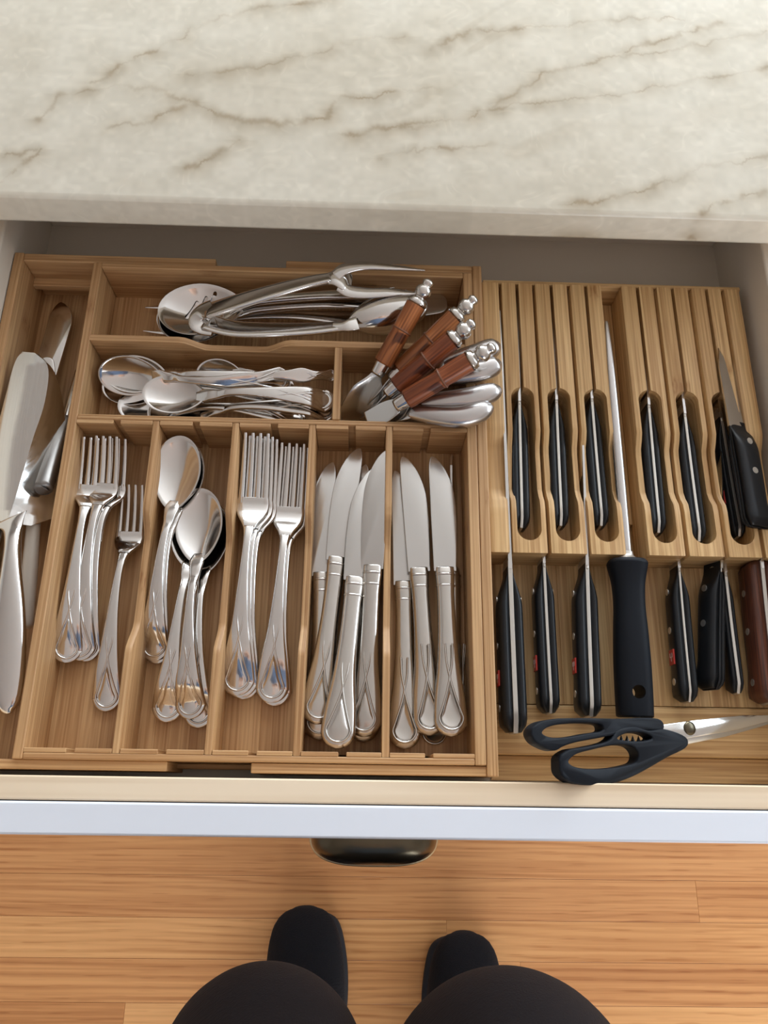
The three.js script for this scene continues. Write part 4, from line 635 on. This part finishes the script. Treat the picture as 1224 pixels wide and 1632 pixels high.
{
  const a = V(...[0.1943, 0.833, -0.1644]), b = V(...[0.1926, 0.824, -0.0518]), o = thing('sharpening_steel', 'round sharpening steel with thick black handle in the channel', 'sharpening steel', [a.x, a.y, a.z]), d = b.clone().sub(a), L = d.length(); d.normalize();
  const q = new THREE.Quaternion().setFromUnitVectors(V(0, 0, 1), d), put = (g) => { g.applyQuaternion(q); return g; };
  let g = ribbon([[0, 0, 0, 0.0255, 0.0245], [0, 0, 0.0025, 0.0284, 0.0272], [0, 0, 0.006, 0.0278, 0.0262], [0, 0, 0.018, 0.0232, 0.0225], [0, 0, 0.034, 0.0218, 0.0215], [0, 0, 0.055, 0.0240, 0.0225], [0, 0, 0.08, 0.0256, 0.0232], [0, 0, L - 0.004, 0.0252, 0.0226], [0, 0, L - 0.0006, 0.0238, 0.0212], [0, 0, L, 0.0210, 0.018]], { n: 24, steps: 5, p: 2.7 });
  const ev = new Evaluator(); ev.attributes = ['position', 'normal']; ev.useGroups = false; g.deleteAttribute('uv'); let br = new Brush(g, M.blackSoft); br.updateMatrixWorld(); const cyl = new THREE.CylinderGeometry(0.0047, 0.0047, 0.06, 24); cyl.deleteAttribute('uv'); cyl.translate(0, 0, L - 0.0175); const cb = new Brush(mergeVertices(cyl), M.blackSoft); cb.updateMatrixWorld(); br = ev.evaluate(br, cb, SUBTRACTION);
  part('handle', put(br.geometry), M.blackSoft, o);
  part('guard', put(ribbon([[0, 0, -0.0065, 0.0085, 0.0085], [0, 0, -0.003, 0.0105, 0.0105], [0, 0, 0.001, 0.020, 0.019]], { n: 20 })), M.tang, o);
  const e = V(...[0.1947, 0.837, -0.3683]).sub(a); part('rod', ribbon([[0, 0, -0.001, 0.0078, 0.0078], [e.x * 0.3, e.y * 0.3, e.z * 0.3, 0.0078, 0.0078], [e.x * 0.75, e.y * 0.75, e.z * 0.75, 0.0070, 0.0070], [e.x * 0.97, e.y * 0.97, e.z * 0.97, 0.0036, 0.0036], [e.x, e.y, e.z, 0.001, 0.001]], { n: 16 }), M.satin, o);
}
// ---------------------------------------------------------------- kitchen scissors, tilted: loops on the drawer front, tips on the base board
{
  const o = thing('kitchen_scissors', 'black handled kitchen scissors lying open-looped across the drawer front edge', 'scissors', [0.145, mm(76), 0]); o.rotation.z = -Math.atan(0.33);
  const shape = (pts, holes = []) => { const c = new THREE.CatmullRomCurve3(pts.map((p) => V(p[0], p[1], 0)), true, 'centripetal').getPoints(90), s = new THREE.Shape(c.map((p) => new THREE.Vector2(p.x, p.y))); for (const h of holes) { const k = new THREE.CatmullRomCurve3(h.map((p) => V(p[0], p[1], 0)), true, 'centripetal').getPoints(60); s.holes.push(new THREE.Path(k.map((p) => new THREE.Vector2(p.x, p.y)))); } return s; };
  const slab = (s, y0, t, bev) => { let g = new THREE.ExtrudeGeometry(s, { depth: t - 2 * bev, bevelEnabled: true, bevelThickness: bev, bevelSize: bev, bevelOffset: -bev, bevelSegments: 4 }); g.deleteAttribute('uv'); g.rotateX(Math.PI / 2); g.translate(0, y0 - bev, 0); return toCreasedNormals(g, 0.7); };
  const up = part('handle', slab(shape([[-0.0405, -0.037], [-0.0361, -0.0421], [-0.025, -0.0453], [-0.0064, -0.0468], [0.0223, -0.0476], [0.0587, -0.0486], [0.0614, -0.0456], [0.0604, -0.0419], [0.0512, -0.0412], [0.0312, -0.0392], [0.0202, -0.0369], [0.0042, -0.034], [-0.01, -0.0312], [-0.018, -0.0287], [-0.0236, -0.0262], [-0.0325, -0.0282], [-0.0385, -0.0318]], [[[-0.0324, -0.0366], [-0.029, -0.0397], [-0.0179, -0.0425], [0.0037, -0.0441], [0.0127, -0.0429], [0.0129, -0.0401], [0.0013, -0.0376], [-0.0176, -0.0344], [-0.028, -0.0344]]]), 0, 0.0115, 0.0014), M.blackSoft, o);
  part('handle', slab(shape([[-0.0219, -0.0188], [-0.0212, -0.0225], [-0.0145, -0.0269], [-0.0023, -0.0291], [0.0171, -0.034], [0.024, -0.0406], [0.0365, -0.043], [0.0482, -0.0411], [0.0615, -0.0424], [0.0786, -0.0369], [0.0785, -0.0324], [0.06, -0.0239], [0.034, -0.0124], [0.0192, -0.0079], [-0.0006, -0.0058], [-0.015, -0.0078], [-0.0214, -0.0128]], [[[-0.015, -0.0197], [-0.0097, -0.024], [0.0027, -0.0274], [0.0235, -0.0311], [0.0345, -0.0299], [0.038, -0.0257], [0.0365, -0.0213], [0.0274, -0.0184], [0.0096, -0.0161], [-0.0066, -0.0161], [-0.0133, -0.0178]], [[0.0229, -0.035], [0.0281, -0.0379], [0.0371, -0.0394], [0.0459, -0.0386], [0.0501, -0.0363], [0.0454, -0.0346], [0.0345, -0.0338]]]), 0.0008, 0.0115, 0.0014), M.blackSoft, o);
  const teeth = []; for (let i = 0; i < 6; i++) { const p = [lerp([0.0259, -0.0351][0], [0.0485, -0.0359][0], i / 5), [0.0356, -0.0348][1]]; const c = new THREE.ConeGeometry(0.0022, 0.0045, 4); c.rotateX(-Math.PI / 2); c.translate(p[0], -0.006, p[1] - 0.001); teeth.push(c); } part('gripping_teeth', merge(teeth), M.satin, o);
  const line = (pts) => new THREE.Shape(pts.map((p) => new THREE.Vector2(...p)));
  part('blade', slab(line([[0.054, -0.0437], [0.0629, -0.0457], [0.0899, -0.0496], [0.1326, -0.0548], [0.1716, -0.0565], [0.1749, -0.0553], [0.1514, -0.0505], [0.1251, -0.0443], [0.0797, -0.0369], [0.0609, -0.0383]]), -0.0032, 0.0024, 0.0005), M.brushedSteel, o);
  part('blade', slab(line([[0.0616, -0.0432], [0.0931, -0.046], [0.1739, -0.0562], [0.1771, -0.055], [0.1491, -0.0474], [0.1161, -0.0394], [0.0791, -0.0328], [0.0678, -0.0329]]), -0.0060, 0.0024, 0.0005), M.bladeSteel, o);
  const pv = [0.0844, -0.044], g = lathe([[0.0001, 0.0012], [0.0026, 0.0011], [0.0044, 0.0004], [0.0048, -0.0006], [0.0048, -0.006], [0.0001, -0.006]], 20); g.translate(pv[0], -0.0026, pv[1]); part('pivot_screw', g, M.bronze, o);
}

// ---------------------------------------------------------------- the person
function flesh(bones, blend, lo, hi, n) {
  const mc = new MarchingCubes(n, new THREE.MeshBasicMaterial(), false, false, 400000), f = mc.field, A = V(), h = n / 2; mc.isolation = 0;
  const B = bones.map(([a, b, r0, r1]) => { const p = V(...a), d = V(...b).sub(p); return { p, d, l2: d.lengthSq() || 1e-9, r0, r1 }; });
  for (let z = 0; z < n; z++) for (let y = 0; y < n; y++) for (let x = 0; x < n; x++) {
    A.set(lerp(lo[0], hi[0], x / n), lerp(lo[1], hi[1], y / n), lerp(lo[2], hi[2], z / n)); let s = 0;
    for (const k of B) { const q = A.clone().sub(k.p), t = clamp(q.dot(k.d) / k.l2, 0, 1), dist = q.addScaledVector(k.d, -t).length() - lerp(k.r0, k.r1, t); s += Math.exp(-dist / blend); }
    f[x + y * n + z * n * n] = blend * Math.log(Math.max(s, 1e-30));
  }
  mc.update(); const c = mc.count, P = mc.positionArray.slice(0, c * 3), g = new THREE.BufferGeometry(), pos = new Float32Array(c * 3);
  for (let i = 0; i < c; i++) for (let k = 0; k < 3; k++) pos[3 * i + k] = lerp(lo[k], hi[k], (P[3 * i + k] + 1) / 2);
  g.setAttribute('position', new THREE.BufferAttribute(pos, 3)); const m = mergeVertices(g, 1e-5); m.computeVertexNormals(); const u = new Float32Array(m.attributes.position.count * 2); for (let i = 0; i < u.length / 2; i++) { u[2 * i] = m.attributes.position.getX(i) + m.attributes.position.getZ(i); u[2 * i + 1] = m.attributes.position.getY(i); } m.setAttribute('uv', new THREE.BufferAttribute(u, 2)); return m;
}
{
  const o = thing('person', 'person in loose dark trousers and black slippers standing before the drawer', 'person', [0.03, 0, 0.35]);
  const LK = [-0.086, 0.515, 0.257], RK = [0.142, 0.555, 0.272], LA = [-0.075, 0.10, 0.345], RA = [0.155, 0.10, 0.365];
  wpart('trousers', flesh([[[-0.07, 0.93, 0.52], LK, 0.105, 0.092], [LK, LA, 0.090, 0.060], [[0.11, 0.93, 0.52], RK, 0.120, 0.116], [RK, RA, 0.102, 0.060], [[-0.06, 0.96, 0.53], [0.10, 0.96, 0.53], 0.13, 0.13], [[0.02, 0.98, 0.53], [0.02, 1.05, 0.53], 0.15, 0.145]], 0.012, [-0.28, 0.03, 0.08], [0.34, 1.22, 0.76], 96), M.trousers, o);
  wpart('body', flesh([[[0.02, 1.36, 0.50], [0.02, 1.50, 0.47], 0.060, 0.056], [[0.02, 1.56, 0.445], [0.02, 1.63, 0.455], 0.082, 0.090], [[0.02, 1.535, 0.39], [0.02, 1.56, 0.42], 0.045, 0.05], [[0.02, 1.585, 0.355], [0.02, 1.60, 0.365], 0.014, 0.012], [[-0.065, 1.60, 0.45], [0.105, 1.60, 0.45], 0.022, 0.022]], 0.012, [-0.12, 1.30, 0.30], [0.16, 1.78, 0.60], 64), M.skin, o);
  wpart('sweater', flesh([[[0.02, 1.02, 0.52], [0.02, 1.20, 0.50], 0.145, 0.15], [[-0.08, 1.20, 0.50], [0.12, 1.20, 0.50], 0.125, 0.125], [[-0.13, 1.36, 0.50], [0.17, 1.36, 0.50], 0.075, 0.075], [[-0.165, 1.36, 0.50], [-0.215, 1.14, 0.52], 0.062, 0.050], [[-0.215, 1.14, 0.52], [-0.12, 1.27, 0.29], 0.050, 0.036], [[0.205, 1.36, 0.50], [0.255, 1.14, 0.52], 0.062, 0.050], [[0.255, 1.14, 0.52], [0.17, 1.27, 0.29], 0.050, 0.036]], 0.02, [-0.36, 0.84, 0.18], [0.40, 1.52, 0.74], 80), M.sweater, o);
  wpart('hair', flesh([[[0.02, 1.66, 0.49], [0.02, 1.60, 0.53], 0.092, 0.08], [[-0.05, 1.64, 0.49], [0.09, 1.64, 0.49], 0.06, 0.06]], 0.014, [-0.16, 1.42, 0.32], [0.20, 1.80, 0.68], 48), M.hair, o);
  for (const [sx, cx] of [[-1, -0.115], [1, 0.165]]) wpart('hand', flesh([[[cx, 1.28, 0.28], [cx, 1.31, 0.22], 0.026, 0.030], ...[0, 1, 2, 3].map((i) => [[cx - sx * 0.01, 1.345 - i * 0.019, 0.205], [cx - sx * 0.05, 1.352 - i * 0.019, 0.185], 0.0095, 0.008]), [[cx - sx * 0.015, 1.30, 0.25], [cx - sx * 0.05, 1.335, 0.235], 0.012, 0.009]], 0.004, [cx - 0.09, 1.22, 0.14], [cx + 0.09, 1.40, 0.32], 56), M.skin, o);
  const slip = (toe, heel, w) => {   // closed soft slipper with a round toe, sole below
    const a = V(...toe), b = V(...heel), d = b.clone().sub(a), st = [[0, 0.05, 0.02, 0.015], [0.02, 0.56, 0.030, 0.045], [0.08, 0.86, 0.042, 0.07], [0.25, 1.0, 0.05, 0.088], [0.42, 1.0, 0.058, 0.106], [0.6, 0.9, 0.062, 0.112], [0.8, 0.8, 0.058, 0.105], [0.93, 0.68, 0.052, 0.096], [0.985, 0.42, 0.048, 0.07], [1, 0.05, 0.045, 0.02]];
    const s = wpart('slipper', ribbon(st.map(([t, k, y, h]) => { const p = a.clone().addScaledVector(d, t); return [p.x, y + 0.012, p.z, w * k, h]; }), { n: 24, steps: 4, p: 2.3 }), M.slipper, o);
    wpart('sole', ribbon(st.map(([t, k, y, h]) => { const p = a.clone().addScaledVector(d, t); return [p.x, 0.011, p.z, (w + 0.006) * k, 0.021]; }), { n: 16, steps: 4, p: 4 }), M.sole, s);
  };
  slip([-0.080, 0, 0.177], [-0.060, 0, 0.447], 0.116); slip([0.165, 0, 0.209], [0.154, 0, 0.478], 0.112);
  wpart('sock', ribbon([[-0.052, 0.09, 0.385, 0.075, 0.075], [-0.056, 0.13, 0.38, 0.07, 0.07], [-0.06, 0.2, 0.36, 0.07, 0.07]], { up: V(0, 0, 1) }), M.sock, o); wpart('sock', ribbon([[0.156, 0.09, 0.415, 0.075, 0.075], [0.156, 0.13, 0.41, 0.07, 0.07], [0.155, 0.2, 0.39, 0.07, 0.07]], { up: V(0, 0, 1) }), M.sock, o);
}

scene.traverse((o) => { if (o.isMesh) o.castShadow = o.receiveShadow = true; });
renderer.render(scene, camera);
